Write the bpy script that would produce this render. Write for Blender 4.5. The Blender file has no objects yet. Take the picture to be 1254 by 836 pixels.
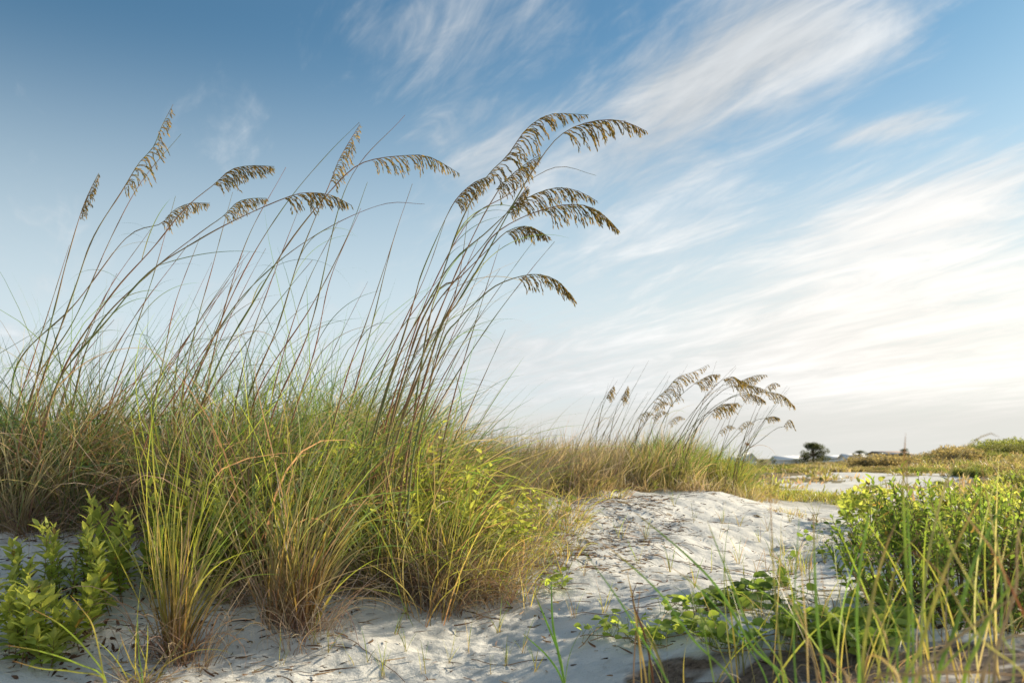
import bpy, math, numpy as np
from mathutils import Vector
R = math.radians
rng = np.random.default_rng(11)
S = bpy.context.scene
COL = S.collection

# ------------------------------------------------------------------ camera
F = 1086.0; CX, CY = 627.0, 418.0; CAMZ = 1.0
PITCH = math.atan((558 - CY) / F)
cam_d = bpy.data.cameras.new('camera'); cam = bpy.data.objects.new('camera', cam_d); COL.objects.link(cam)
cam.location = (0, 0, CAMZ); cam.rotation_euler = (math.pi/2 + PITCH, 0, 0)
cam_d.sensor_width = 36; cam_d.lens = 36 * F / 1254
cam_d.clip_start = 0.05; cam_d.clip_end = 3000
cam_d.dof.use_dof = True; cam_d.dof.focus_distance = 4.1; cam_d.dof.aperture_fstop = 4.5
S.camera = cam
S.view_settings.view_transform = 'Standard'; S.view_settings.look = 'None'
S.view_settings.exposure = 0.98; S.view_settings.gamma = 1.0

def ray(px, py):
    a = (px - CX) / F; b = (CY - py) / F
    return np.array([a, math.cos(PITCH) - b*math.sin(PITCH), math.sin(PITCH) + b*math.cos(PITCH)])
def at(px, py, Y):
    d = ray(px, py); return np.array([0, 0, CAMZ]) + d * (Y / d[1])

# ------------------------------------------------------------------ noise and terrain
_perm = np.random.default_rng(5).random((256, 256))
def vnoise(x, y):
    xi = np.floor(x).astype(int); yi = np.floor(y).astype(int)
    fx = x - xi; fy = y - yi; fx = fx*fx*(3-2*fx); fy = fy*fy*(3-2*fy)
    g = lambda a, b: _perm[a % 256, b % 256]
    return (g(xi, yi)*(1-fx)+g(xi+1, yi)*fx)*(1-fy) + (g(xi, yi+1)*(1-fx)+g(xi+1, yi+1)*fx)*fy - 0.5
def fbm(x, y, o=4):
    s = 0; a = 1.0
    for i in range(o):
        s = s + a*vnoise(x + 17.3*i, y - 9.1*i); x = x*2.03; y = y*2.03; a *= 0.5
    return s
CTRL = [(0,836,2.9),(200,836,3.0),(400,836,3.0),(600,836,2.95),(760,836,2.6),(900,836,2.3),(1100,836,1.95),(1254,836,1.8),
 (170,805,3.25),(350,762,3.6),(500,745,3.85),(600,742,3.95),(680,740,3.8),(820,740,3.4),(950,740,3.2),(1100,760,2.9),(1254,780,2.5),
 (0,770,3.3),(60,700,3.75),(30,655,4.2),(150,645,4.5),(-120,650,4.2),(700,668,5.0),(640,640,5.6),(800,650,5.5),(900,690,4.8),(1000,655,6.2),
 (1050,640,6.8),(1060,700,5.0),(1200,690,4.4),(1254,660,5.5),(1400,650,6),(740,603,6.8),(830,604,7.6),(900,612,7.9),(940,622,8.2),(1010,630,8.0),
 (650,600,7.2),(100,592,6),(300,572,6),(450,577,6.3),(550,592,6.5),(-150,590,6),(300,580,9),(100,600,12),(500,600,12),(700,585,9.5),(850,585,11),
 (960,606,13),(1140,605,13),(1254,606,12),(960,580,24),(1140,581,24),(1254,582,24),(900,579,34),(1060,577,40),(1250,575,35),(300,578,36),
 (300,571,90),(930,571,90),(1010,570,90),(1100,563,90),(1254,550,90),(1180,556,80),(1500,550,90),(-200,571,90),(930,570,180),(0,566,400),(627,566,400),(1254,562,400)]
_P = np.array([at(*c) for c in CTRL])
def _w(x, y):
    yc = np.maximum(y, 0.6)
    return x/(yc+3.0)*1.6, np.log(yc+3.0)
def _tps(r2): return 0.5*r2*np.log(r2+1e-9)
_u, _v = _w(_P[:,0], _P[:,1]); n = len(_u)
A = np.zeros((n+3, n+3)); A[:n,:n] = _tps((_u[:,None]-_u)**2+(_v[:,None]-_v)**2) + np.eye(n)*2e-4
A[:n,n] = A[n,:n] = 1; A[:n,n+1] = A[n+1,:n] = _u; A[:n,n+2] = A[n+2,:n] = _v
_c = np.linalg.solve(A, np.r_[_P[:,2], 0, 0, 0])
def Hbase(x, y):
    x = np.asarray(x, float); y = np.asarray(y, float)
    u, v = _w(x, y); u = np.clip(u, -1.9, 1.9); z = _c[n] + _c[n+1]*u + _c[n+2]*v
    for i in range(n): z = z + _c[i]*_tps((u-_u[i])**2+(v-_v[i])**2)
    return z
def H(x, y):
    x = np.asarray(x, float); y = np.asarray(y, float)
    z = Hbase(x, y)
    near = np.clip((16-y)/10, 0, 1)
    z = z + 0.075*fbm(x*1.1+3, y*1.1)*(0.4+0.6*near)
    z = z + near*(0.024*fbm(x*4.2, y*4.2, 3) + 0.009*fbm(x*12, y*12, 3) + 0.004*fbm(x*31, y*31, 2))
    # wind-carved ripples crossing the slope of the middle dune
    m = np.exp(-(((x-1.2)/1.3)**2+((y-6.2)/1.7)**2))
    z = z + m*0.020*np.sin((x*0.75-y*0.65)*8.5+2.5*fbm(x*1.4, y*1.4, 2))
    z = z + 0.13*fbm(x*.45, y*.45, 4)*np.clip((y-10)/4, 0, 1)*np.clip((60-y)/30, 0, 1)
    far = np.clip((y-25)/60, 0, 1)
    return z + far*0.35*fbm(x*0.08, y*0.08, 3)
def ground(px, py):
    d = ray(px, py); o = np.array([0, 0, CAMZ])
    t = np.geomspace(0.8, 300, 1500)/d[1]
    p = o + d*t[:,None]; k = np.nonzero(p[:,2] < H(p[:,0], p[:,1]))[0]
    return p[k[0]] if len(k) else p[-1]

# ------------------------------------------------------------------ materials
def nt(m): m.use_nodes = True; t = m.node_tree; t.nodes.clear(); return t
def plant_mat(name, trans=0.4, rough=0.5, spec=0.25):
    m = bpy.data.materials.new(name); t = nt(m); N = t.nodes; L = t.links
    a = N.new('ShaderNodeAttribute'); a.attribute_name = 'Col'
    no = N.new('ShaderNodeTexNoise'); no.inputs['Scale'].default_value = 60; no.inputs['Detail'].default_value = 3
    tc = N.new('ShaderNodeTexCoord'); L.new(tc.outputs['Object'], no.inputs['Vector'])
    mr = N.new('ShaderNodeMapRange'); mr.inputs[3].default_value = 0.72; mr.inputs[4].default_value = 1.28; L.new(no.outputs[0], mr.inputs[0])
    sc = N.new('ShaderNodeVectorMath'); sc.operation = 'SCALE'; L.new(a.outputs['Color'], sc.inputs[0]); L.new(mr.outputs[0], sc.inputs['Scale'])
    p = N.new('ShaderNodeBsdfPrincipled'); L.new(sc.outputs[0], p.inputs['Base Color'])
    p.inputs['Roughness'].default_value = rough; p.inputs['Specular IOR Level'].default_value = spec
    tr = N.new('ShaderNodeBsdfTranslucent')
    mu = N.new('ShaderNodeMix'); mu.data_type = 'RGBA'; mu.blend_type = 'MULTIPLY'; mu.inputs[0].default_value = 1
    L.new(sc.outputs[0], mu.inputs[6]); mu.inputs[7].default_value = (1.95, 1.85, 1.05, 1); L.new(mu.outputs[2], tr.inputs[0])
    mx = N.new('ShaderNodeMixShader'); mx.inputs[0].default_value = trans
    L.new(p.outputs[0], mx.inputs[1]); L.new(tr.outputs[0], mx.inputs[2])
    o = N.new('ShaderNodeOutputMaterial'); L.new(mx.outputs[0], o.inputs[0]); return m
def plain_mat(name, col, rough=0.7, noise=0.15, scale=8, bump=0.0):
    m = bpy.data.materials.new(name); t = nt(m); N = t.nodes; L = t.links
    no = N.new('ShaderNodeTexNoise'); no.inputs['Scale'].default_value = scale; no.inputs['Detail'].default_value = 5
    tc = N.new('ShaderNodeTexCoord'); L.new(tc.outputs['Object'], no.inputs['Vector'])
    mr = N.new('ShaderNodeMapRange'); mr.inputs[3].default_value = 1-noise; mr.inputs[4].default_value = 1+noise; L.new(no.outputs[0], mr.inputs[0])
    sc = N.new('ShaderNodeVectorMath'); sc.operation = 'SCALE'; sc.inputs[0].default_value = col; L.new(mr.outputs[0], sc.inputs['Scale'])
    p = N.new('ShaderNodeBsdfPrincipled'); L.new(sc.outputs[0], p.inputs['Base Color']); p.inputs['Roughness'].default_value = rough
    o = N.new('ShaderNodeOutputMaterial'); L.new(p.outputs[0], o.inputs[0]); return m
M_GRASS = plant_mat('grass_blade_material', 0.42, 0.5, 0.25)
M_LEAF = plant_mat('shrub_leaf_material', 0.48, 0.6, 0.15)
M_SEED = plant_mat('seed_head_material', 0.35, 0.7, 0.15)
M_STEM = plant_mat('stem_material', 0.05, 0.6, 0.2)
M_DEAD = plant_mat('dead_plant_material', 0.12, 0.8, 0.1)

# ------------------------------------------------------------------ mesh builder
class MB:
    def __init__(s): s.v = []; s.f = []; s.c = []; s.n = 0
    def add(s, v, f, c):
        v = np.asarray(v, float).reshape(-1, 3); s.v.append(v); s.f.append(np.asarray(f, int).reshape(-1, 4)+s.n)
        s.c.append(np.broadcast_to(np.asarray(c, float).reshape(-1, 3) if np.ndim(c) > 1 else np.asarray(c, float), v.shape)); s.n += len(v)
    def build(s, name, mat, parent=None, origin=None, smooth=False):
        v = np.concatenate(s.v); f = np.concatenate(s.f); c = np.concatenate(s.c)
        if origin is not None: v = v - np.asarray(origin)
        me = bpy.data.meshes.new(name)
        me.vertices.add(len(v)); me.vertices.foreach_set('co', v.astype(np.float32).ravel())
        me.loops.add(len(f)*4); me.loops.foreach_set('vertex_index', f.astype(np.int32).ravel())
        me.polygons.add(len(f)); me.polygons.foreach_set('loop_start', np.arange(0, len(f)*4, 4, dtype=np.int32))
        me.polygons.foreach_set('loop_total', np.full(len(f), 4, dtype=np.int32))
        if smooth: me.polygons.foreach_set('use_smooth', np.ones(len(f), bool))
        me.update(calc_edges=True)
        ca = me.color_attributes.new('Col', 'FLOAT_COLOR', 'POINT')
        ca.data.foreach_set('color', np.c_[c, np.ones(len(c))].astype(np.float32).ravel())
        me.materials.append(mat)
        o = bpy.data.objects.new(name, me); COL.objects.link(o)
        if parent is not None: o.parent = parent
        elif origin is not None: o.location = tuple(origin)
        return o
def nrm(a): return a/np.maximum(np.linalg.norm(a, axis=-1, keepdims=True), 1e-9)
def strip_faces(Nn, rows, cols):
    i = np.arange(rows-1)[:,None]*cols + np.arange(cols-1)
    q = np.stack([i, i+1, i+cols+1, i+cols], -1).reshape(-1, 4)
    return (q[None] + (np.arange(Nn)*rows*cols)[:,None,None]).reshape(-1, 4)
def blades(mb, base, L, az, lean, bend, w, c0, c1, K=7, p=1.4, daz=0.0, wind=0.0, cpow=0.8, tilt=None):
    """N ribbons that start at base, lean from the vertical and bend over along their length."""
    N = len(base); t = np.linspace(0, 1, K+1)
    f = lambda a: np.broadcast_to(np.asarray(a, float), (N,))[:,None]
    L, az, lean, bend, w = f(L), f(az), f(lean), f(bend), f(w)
    th = lean + bend*t**p; a = az + f(daz)*t
    d = np.stack([np.sin(th)*np.cos(a), np.sin(th)*np.sin(a), np.cos(th)], -1)
    d[...,0] += f(wind)*t**1.2; d[...,1] += 0.15*f(wind)*t
    if tilt is not None: d[...,:2] += tilt[:,None,:]*t[...,None]**.7
    d = nrm(d)
    pos = base[:,None,:] + np.concatenate([np.zeros((N,1,3)), np.cumsum(0.5*(d[:,1:]+d[:,:-1])*(L/K)[...,None], 1)], 1)
    tw = rng.uniform(-1.3, 1.3, (N,1)) + rng.normal(0, 0.5, (N,1))*t
    sd = np.stack([-np.sin(a), np.cos(a), 0*a], -1); up = np.cross(sd, d)
    s = nrm(sd*np.cos(tw)[...,None] + up*np.sin(tw)[...,None])
    wt = w*0.5*(np.clip(1-t**2.2, 0, 1)*0.93+0.07)*(0.75+0.25*np.minimum(t*5, 1))
    v = np.stack([pos - s*wt[...,None], pos + s*wt[...,None]], 2)
    g = t[None,:,None]**cpow; c = np.asarray(c0, float).reshape(-1,1,3)*(1-g) + np.asarray(c1, float).reshape(-1,1,3)*g
    c = np.broadcast_to(c, (N, K+1, 3)); c = np.repeat(c[:,:,None,:], 2, 2)
    mb.add(v, strip_faces(N, K+1, 2), c.reshape(-1,3)); return pos
def spline(pts, m):
    P = np.asarray(pts, float)
    if len(P) == 2: P = np.array([P[0], (P[0]+P[1])/2, P[1]])
    P = np.vstack([2*P[0]-P[1], P, 2*P[-1]-P[-2]]); k = len(P)-3
    seg = np.linalg.norm(np.diff(P[1:-1], axis=0), axis=1); cum = np.r_[0, np.cumsum(seg)]
    out = []
    for s in np.linspace(0, cum[-1], m):
        i = min(np.searchsorted(cum, s, side='right')-1, k-1); t = (s-cum[i])/max(seg[i], 1e-9)
        a, b, c, d = P[i], P[i+1], P[i+2], P[i+3]
        out.append(0.5*((2*b)+(-a+c)*t+(2*a-5*b+4*c-d)*t*t+(-a+3*b-3*c+d)*t**3))
    return np.array(out)
def tube(mb, path, r, col, sides=5, flat=1.0):
    """one tube along a path; flat<1 squashes it into a blade with real thickness"""
    P = np.asarray(path, float); m = len(P); T = nrm(np.gradient(P, axis=0))
    ref = np.array([0.25, 1.0, 0.1]); a = nrm(np.cross(T, ref)); b = np.cross(T, a)
    ang = np.arange(sides+1)/sides*2*np.pi; r = np.broadcast_to(r, (m,))
    v = P[:,None] + r[:,None,None]*(a[:,None]*np.cos(ang)[:,None] + flat*b[:,None]*np.sin(ang)[:,None])
    c = np.broadcast_to(np.asarray(col, float), (m,3)); mb.add(v, strip_faces(1, m, sides+1), np.repeat(c, sides+1, 0))
LT = np.array([0, .18, .45, .75, 1.0]); LW = np.array([.10, .72, 1.0, .68, .04])
def leaves(mb, pos, d, up, L, W, col, curl=0.3, fold=0.25, small=False):
    """N leaves: midrib along d, face towards up, edges folded, tip curling down"""
    N = len(pos); d = nrm(d); s = nrm(np.cross(d, up)); u = np.cross(s, d)
    t, w = (LT, LW) if not small else (np.array([0, .5, 1.]), np.array([.15, 1., .1]))
    L = np.broadcast_to(L, (N,))[:,None]; W = np.broadcast_to(W, (N,))[:,None]; cu = np.broadcast_to(curl, (N,))[:,None]
    mid = pos[:,None] + d[:,None]*(L*t)[...,None] - u[:,None]*(L*cu*t**2)[...,None]
    off = s[:,None]*(W*0.5*w)[...,None]; lift = u[:,None]*(W*0.5*w*fold)[...,None]
    if small: v = np.stack([mid-off, mid+off], 2); cols = 2
    else: v = np.stack([mid-off+lift, mid, mid+off+lift], 2); cols = 3
    c = np.broadcast_to(np.asarray(col, float).reshape(-1, 3), (N, 3))
    mb.add(v, strip_faces(N, len(t), cols), np.repeat(c, len(t)*cols, 0))
def pick(pal, k):
    """palette rows: weight, base colour, tip colour -> per-blade colours with variation"""
    w = np.array([p[0] for p in pal]); i = rng.choice(len(pal), k, p=w/w.sum())
    c0 = np.array([p[1] for p in pal])[i]; c1 = np.array([p[2] for p in pal])[i]
    v = rng.normal(1, 0.16, (k,1)).clip(0.6, 1.5); h = 1+rng.normal(0, 0.05, (k,3)); return c0*v*h, c1*v*h
def tag(o, label, cat=None, group=None, kind=None):
    if label: o['label'] = label
    if cat: o['category'] = cat
    if group: o['group'] = group
    if kind: o['kind'] = kind
    return o
def empty(name, loc, label, cat, group=None):
    o = bpy.data.objects.new(name, None); COL.objects.link(o); o.location = tuple(loc); o.empty_display_size = 0.05
    return tag(o, label, cat, group)
def inpoly(x, y, P):
    r = np.zeros(x.shape, bool); j = len(P)-1
    for i in range(len(P)):
        xi, yi = P[i]; xj, yj = P[j]
        r ^= ((yi > y) != (yj > y)) & (x < (xj-xi)*(y-yi)/(yj-yi+1e-12)+xi); j = i
    return r
def scatter(P, k):
    P = np.array(P); out = np.zeros((0,2))
    while len(out) < k:
        q = rng.uniform(P.min(0), P.max(0), (k*2, 2)); out = np.vstack([out, q[inpoly(q[:,0], q[:,1], P)]])
    return out[:k]

# ------------------------------------------------------------------ ground sheet
MASS = [(-5.5,4.5),(-2.35,4.25),(-1.95,4.5),(-1.5,4.25),(-1.05,3.9),(-.72,4.1),(-.4,4.1),(-.32,4.0),(-.3,4.35),(-.32,5.0),(-.26,5.9),(-.2,7.0),(-1,7.4),(-5.5,7)]
MID = [(.2,6.6),(.75,7.3),(1.5,8.1),(2.1,8.5),(2.45,9.2),(2.6,10.5),(1.6,11),(.4,9.5),(-.6,8.0)]
RIGHT = [(2.05,4.7),(1.75,3.6),(1.5,2.9),(1.2,2.4),(.5,2.65),(.25,2.95),(.3,2.3),(.6,1.5),(4,1.5),(7,5),(7,8.5),(3.2,8.2),(2.75,6.6)]
def softmask(x, y, P, s=0.18):
    n1 = 0.35*fbm(x*1.7+5, y*1.7+1, 4)
    m = 0
    for dx, dy in ((0,0),(s,0),(-s,0),(0,s),(0,-s),(s*.7,s*.7),(-s*.7,-s*.7),(s*.7,-s*.7),(-s*.7,s*.7)):
        m = m + inpoly(x+dx+n1, y+dy+n1*0.6, P)/9.0
    return m
yr = np.r_[np.linspace(-8, 1.2, 24)[:-1], 1.2*np.exp(np.linspace(0, math.log(12/1.2), 560))[:-1], 12*np.exp(np.linspace(0, math.log(60), 170))]
ur = np.r_[np.linspace(-7, -0.66, 40)[:-1], np.linspace(-0.66, 0.66, 620), np.linspace(0.66, 7, 40)[1:]]
YY, UU = np.meshgrid(yr, ur, indexing='ij'); XX = UU*(np.maximum(YY, 0)+0.9)
ZZ = H(XX, YY)
gx, gy = XX.ravel(), YY.ravel()
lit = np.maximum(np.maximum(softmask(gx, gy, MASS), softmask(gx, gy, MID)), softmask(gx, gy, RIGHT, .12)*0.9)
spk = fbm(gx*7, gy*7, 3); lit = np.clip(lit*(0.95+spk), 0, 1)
def farsand(x, y):
    w = 2.2*fbm(x*.45+9, y*.45, 4); u = x/y
    s = 1.0*(y > 11.2+w*.5)*(y < 17.5+60*np.clip(u-.29, 0, .13)+w*1.6)*(u > .27)*(u < .50+.03*w)*(fbm(x*1.1, y*.8, 4) < .24)
    b = (np.abs(y-37) < 2.2)*(np.abs(x/y-0.48) < 0.035)
    return np.clip(s+b, 0, 1)
cover = np.clip((gy-8.5)/2.5, 0, 1)*(1-farsand(gx, np.maximum(gy, .1)))
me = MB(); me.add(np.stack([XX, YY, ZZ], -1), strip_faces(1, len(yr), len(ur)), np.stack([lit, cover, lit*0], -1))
def ground_mat():
    m = bpy.data.materials.new('dune_sand_material'); t = nt(m); N = t.nodes; L = t.links
    a = N.new('ShaderNodeAttribute'); a.attribute_name = 'Col'; sx = N.new('ShaderNodeSeparateColor'); L.new(a.outputs['Color'], sx.inputs[0])
    tc = N.new('ShaderNodeTexCoord'); pos = tc.outputs['Object']
    def noise(s, d=6, r=0.6):
        q = N.new('ShaderNodeTexNoise'); q.inputs['Scale'].default_value = s; q.inputs['Detail'].default_value = d; q.inputs['Roughness'].default_value = r; L.new(pos, q.inputs['Vector']); return q.outputs[0]
    def ramp(src, a0, a1, c0, c1):
        q = N.new('ShaderNodeValToRGB'); q.color_ramp.elements[0].position = a0; q.color_ramp.elements[1].position = a1
        q.color_ramp.elements[0].color = (*c0, 1); q.color_ramp.elements[1].color = (*c1, 1); L.new(src, q.inputs[0]); return q.outputs[0]
    def mix(f, x, y):
        q = N.new('ShaderNodeMix'); q.data_type = 'RGBA'; L.new(f, q.inputs[0]); L.new(x, q.inputs[6]); L.new(y, q.inputs[7]); return q.outputs[2]
    sand = ramp(noise(5), 0.3, 0.7, (0.55, 0.55, 0.515), (0.66, 0.655, 0.615))
    grains = ramp(noise(240, 2), 0.25, 0.42, (0.40, 0.36, 0.31), (1, 1, 1))
    mm = N.new('ShaderNodeMix'); mm.data_type = 'RGBA'; mm.blend_type = 'MULTIPLY'; mm.inputs[0].default_value = 0.6; L.new(sand, mm.inputs[6]); L.new(grains, mm.inputs[7])
    specks = ramp(noise(34, 5, 0.7), 0.30, 0.36, (1, 1, 1), (0, 0, 0))
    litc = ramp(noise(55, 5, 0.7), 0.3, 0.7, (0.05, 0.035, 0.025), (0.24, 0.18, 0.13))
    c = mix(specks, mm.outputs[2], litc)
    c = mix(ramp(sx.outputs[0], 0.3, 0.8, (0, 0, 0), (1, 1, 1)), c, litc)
    cov = ramp(noise(0.9, 6), 0.35, 0.65, (0.10, 0.10, 0.035), (0.24, 0.17, 0.09))
    c = mix(sx.outputs[1], c, cov)
    b1 = N.new('ShaderNodeBump'); b1.inputs['Strength'].default_value = 0.4; b1.inputs['Distance'].default_value = 0.02; L.new(noise(32, 6, 0.62), b1.inputs['Height'])
    b2 = N.new('ShaderNodeBump'); b2.inputs['Strength'].default_value = 0.35; b2.inputs['Distance'].default_value = 0.004; L.new(noise(190, 3), b2.inputs['Height']); L.new(b1.outputs[0], b2.inputs['Normal'])
    p = N.new('ShaderNodeBsdfPrincipled'); L.new(c, p.inputs['Base Color']); p.inputs['Roughness'].default_value = 0.95; p.inputs['Specular IOR Level'].default_value = 0.1
    L.new(b2.outputs[0], p.inputs['Normal']); o = N.new('ShaderNodeOutputMaterial'); L.new(p.outputs[0], o.inputs[0]); return m
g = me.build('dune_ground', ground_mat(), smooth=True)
tag(g, 'pale sand of the dunes', kind='structure')

# ------------------------------------------------------------------ colours (albedo)
GREEN = ((.20,.17,.09),(.08,.18,.035)); BLUEG = ((.16,.16,.09),(.07,.16,.075)); YELG = ((.27,.21,.09),(.23,.30,.045))
OLIVE = ((.20,.15,.07),(.16,.17,.05)); TAN = ((.28,.20,.15),(.36,.29,.20)); RUST = ((.25,.15,.11),(.30,.20,.14)); GREY = ((.24,.19,.16),(.32,.27,.23)); GOLD = ((.30,.22,.13),(.36,.33,.15))
FYEL = ((.34,.18,.11),(.24,.32,.045)); FGRN = ((.32,.18,.12),(.09,.20,.045)); FBLU = ((.30,.18,.12),(.07,.17,.08))
def pal(**k):
    T = dict(fyel=FYEL, fgrn=FGRN, fblu=FBLU, green=GREEN, blueg=BLUEG, yelg=YELG, olive=OLIVE, tan=TAN, rust=RUST, grey=GREY, gold=GOLD)
    return [(w,)+T[n_] for n_, w in k.items()]
def tussocks(mb, xy, per, h, spread, lean, bend, w, palette, wind=0.35, hs=0.34, K=8, rad=0.05, tiltv=.22):
    xy = np.asarray(xy, float).reshape(-1,2); N = len(xy); k = N*per
    c = np.repeat(xy, per, 0); hh = np.repeat(np.broadcast_to(np.asarray(h, float), (N,))*rng.normal(1, 0.12, N), per)
    az = rng.uniform(0, 2*np.pi, k); rr = rad*np.sqrt(rng.random(k))
    b = c + np.stack([np.cos(az)*rr, np.sin(az)*rr], 1); base = np.c_[b, H(b[:,0], b[:,1])-0.01]
    L = hh*np.clip(rng.normal(1, hs, k), 0.35, 1.6); c0, c1 = pick(palette, k)
    if N > 12:   # most blades of one tussock share a kind, so the mass breaks into clumps of different colour
        d0, d1 = pick(palette, N); own = (rng.random(k) < .6)[:,None]; vv = rng.normal(1, .14, (k,1)); c0 = np.where(own, np.repeat(d0, per, 0)*vv, c0); c1 = np.where(own, np.repeat(d1, per, 0)*vv, c1)
    # one palette bias per tussock so neighbouring tufts differ
    tl = np.repeat(rng.normal(0, tiltv, (N,2)), per, 0)
    bias = np.repeat(1+rng.normal(0, 0.13, (N,1)), per, 0)
    return blades(mb, base, L, az+rng.normal(0, .5, k), np.abs(rng.normal(lean*spread, .12, k)), rng.gamma(2.0, bend/2.0, k), w*rng.uniform(.6, 1.3, k), c0*bias, c1*bias, K=K, daz=rng.normal(0, 1.1, k), wind=wind*rng.uniform(.3, 1.7, k), tilt=tl)

# ------------------------------------------------------------------ left dune: the dense mass of grass
def spaced(P, k, dmin):
    c = scatter(P, k*12); out = []
    for p in c:
        if all((p[0]-o[0])**2+(p[1]-o[1])**2 > (dmin*(.7+.06*p[1]))**2 for o in out): out.append(p)
        if len(out) >= k: break
    return np.array(out)
mb = MB(); q = spaced(MASS, 170, .20)
xl = q[:,0]
for (sel, P_, w_, bend, hgt) in (
    (xl < -1.6, pal(green=4, olive=3, tan=3, grey=5, blueg=4, rust=2), .0066, 1.2, .62),
    ((xl >= -1.6) & (xl < -.45), pal(green=5, olive=3, tan=2, blueg=4, grey=2, rust=1, yelg=3), .0070, 1.1, .72),
    (xl >= -.45, pal(green=5, olive=4, yelg=4, gold=2, tan=3, rust=1), .0062, 1.1, .50)):
    qq = q[sel]; front = np.clip((5.2-qq[:,1])/1.3, 0, 1)
    tussocks(mb, qq, 125, hgt*(0.72+0.35*front)*np.clip(1-(qq[:,0]-(-.3))*1.0, .55, 1), 1, .42, bend, w_, P_, wind=.26, hs=.42, rad=.07, tiltv=.3)
q = scatter([(-4,4.5),(-1.0,4.4),(-.3,4.5),(-.5,6.2),(-4,6.2)], 40)
tussocks(mb, q, 44, rng.uniform(.70, .98, 40), 1, .3, .9, .0066, pal(green=6, blueg=5, olive=3, tan=2), wind=.28, hs=.3, rad=.05)
tag(mb.build('dune_grass', M_GRASS), 'dense mixed green and brown grass covering the left dune', 'grass', kind='stuff')
# dead curled grass low in the mass
mb = MB(); q = scatter(MASS, 230)
tussocks(mb, q, 60, .36, 1, .65, 2.3, .003, pal(tan=4, grey=6, rust=3), wind=.2, rad=.11)
edge = np.array([(-2.3,4.28),(-2.05,4.4),(-1.8,4.4),(-1.3,4.0),(-1.1,3.9),(-.85,4.05),(-.6,4.1),(-.35,4.08),(-.25,3.98),(-.18,4.1),(-.2,4.5),(-.24,4.9),(-.22,5.3)])
tussocks(mb, np.repeat(edge, 4, 0)+rng.normal(0, .07, (52,2)), 70, .30, 1, .6, 2.1, .0028, pal(tan=5, rust=4, grey=3, gold=1), wind=.2, rad=.09)
tag(mb.build('dead_grass', M_DEAD), 'curled dead grass tangled low among the dune grass', 'grass', kind='stuff')
# fine wisps blowing to the right out of the top of the mass
mb = MB(); q = scatter([(-4,4.3),(-.9,4.2),(.15,4.3),(.25,6.2),(-4,6.4)], 380)
base = np.c_[q, H(q[:,0], q[:,1])+.1]; c0, c1 = pick(pal(green=4, olive=4, tan=3, yelg=2), 380)
blades(mb, base, rng.uniform(.55, 1.05, 380), rng.normal(0, .5, 380), rng.uniform(.0, .5, 380), rng.uniform(.7, 2.0, 380), rng.uniform(.0016, .0034, 380), c0, c1, K=12, wind=rng.uniform(.1, .5, 380), daz=rng.normal(0, .5, 380))
tag(mb.build('blowing_grass_wisps', M_GRASS), 'hair thin grass blades blowing right above the dune grass', 'grass', kind='stuff')

# ------------------------------------------------------------------ distinct tufts in front of the mass
def tuft(px, py, parts, label, rad=.06, name='grass_tussock', group=None):
    p = ground(px, py); r = empty(name, p, label, 'grass tuft', group)
    for (nm, per, h, lean, bend, w, P_, wind, rr) in parts:
        m = MB(); cs = p[:2]+np.vstack([[0, 0], rng.normal(0, 1, (3,2)).clip(-1.5, 1.5)*[rr*.8, rr*.8]]); tussocks(m, cs, max(4, per//4), h*np.array([1.08, .8, .95, .7]), 1, lean, bend, w, P_, wind=wind, rad=rr*.7, K=11, tiltv=.12, hs=.30)
        m.build(nm, M_GRASS if 'green' in nm else M_DEAD, r, origin=p)
    k = 70; rr = parts[0][-1]; q = p[:2]+rng.normal(0, rr*.75+.015, (k,2)).clip(-rr*1.6, rr*1.6); c0, c1 = pick(pal(tan=4, grey=4, rust=3), k); m = MB()
    blades(m, np.c_[q, H(q[:,0], q[:,1])+.006], rng.uniform(.05, .24, k), rng.uniform(0, 6.28, k), rng.uniform(1.2, 1.52, k), rng.uniform(-.1, .35, k), rng.uniform(.002, .004, k), c0, c1, K=8, daz=rng.normal(0, 1.6, k)); m.build('fallen_blades', M_DEAD, r, origin=p)
    return r
tuft(212, 806, [('green_blades', 130, .66, .20, .5, .0056, pal(fyel=7, fgrn=2, tan=1), .30, .040), ('dry_blades', 120, .36, .35, 1.9, .0034, pal(tan=5, rust=3, grey=2), .2, .09)], 'tall yellow green grass tuft nearest the bottom left corner, rust coloured at its foot')
tuft(355, 765, [('green_blades', 200, .80, .22, .7, .0056, pal(fgrn=5, fblu=5, fyel=3, tan=1), .30, .055), ('dry_blades', 200, .38, .4, 2.0, .0034, pal(tan=5, rust=3, grey=3), .2, .12)], 'large blue green tuft with pink brown foot left of the golden one')
tuft(545, 742, [('green_blades', 120, .56, .3, .9, .0046, pal(fyel=4, olive=3, fgrn=2, gold=2), .20, .14), ('dry_blades', 300, .40, .32, 1.2, .0036, pal(rust=7, tan=4, gold=2), .15, .17)], 'golden brown grass tuft at the right foot of the grassy mass', rad=.1)
tuft(470, 728, [('green_blades', 100, .60, .32, .9, .0050, pal(green=5, olive=4, yelg=1), .22, .11), ('dry_blades', 120, .33, .5, 2.0, .0034, pal(tan=4, grey=6, rust=2), .2, .13)], 'shaded olive grass tuft with grey dead curls left of the golden brown tuft')
tuft(90, 645, [('green_blades', 110, .55, .3, .8, .0045, pal(green=5, blueg=3, olive=2), .25, .12), ('dry_blades', 100, .36, .5, 1.8, .0034, pal(tan=4, grey=6), .2, .13)], 'dark green grass tuft leaning right above the bare sand patch at far left')
tuft(283, 735, [('green_blades', 26, .34, .7, 1.4, .0050, pal(yelg=3, green=3, olive=2), .1, .05), ('dry_blades', 45, .26, .6, 2.2, .0034, pal(tan=5, rust=4), .1, .07)], 'low sprawling tuft of looping tan blades between the two front tufts')
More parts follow.
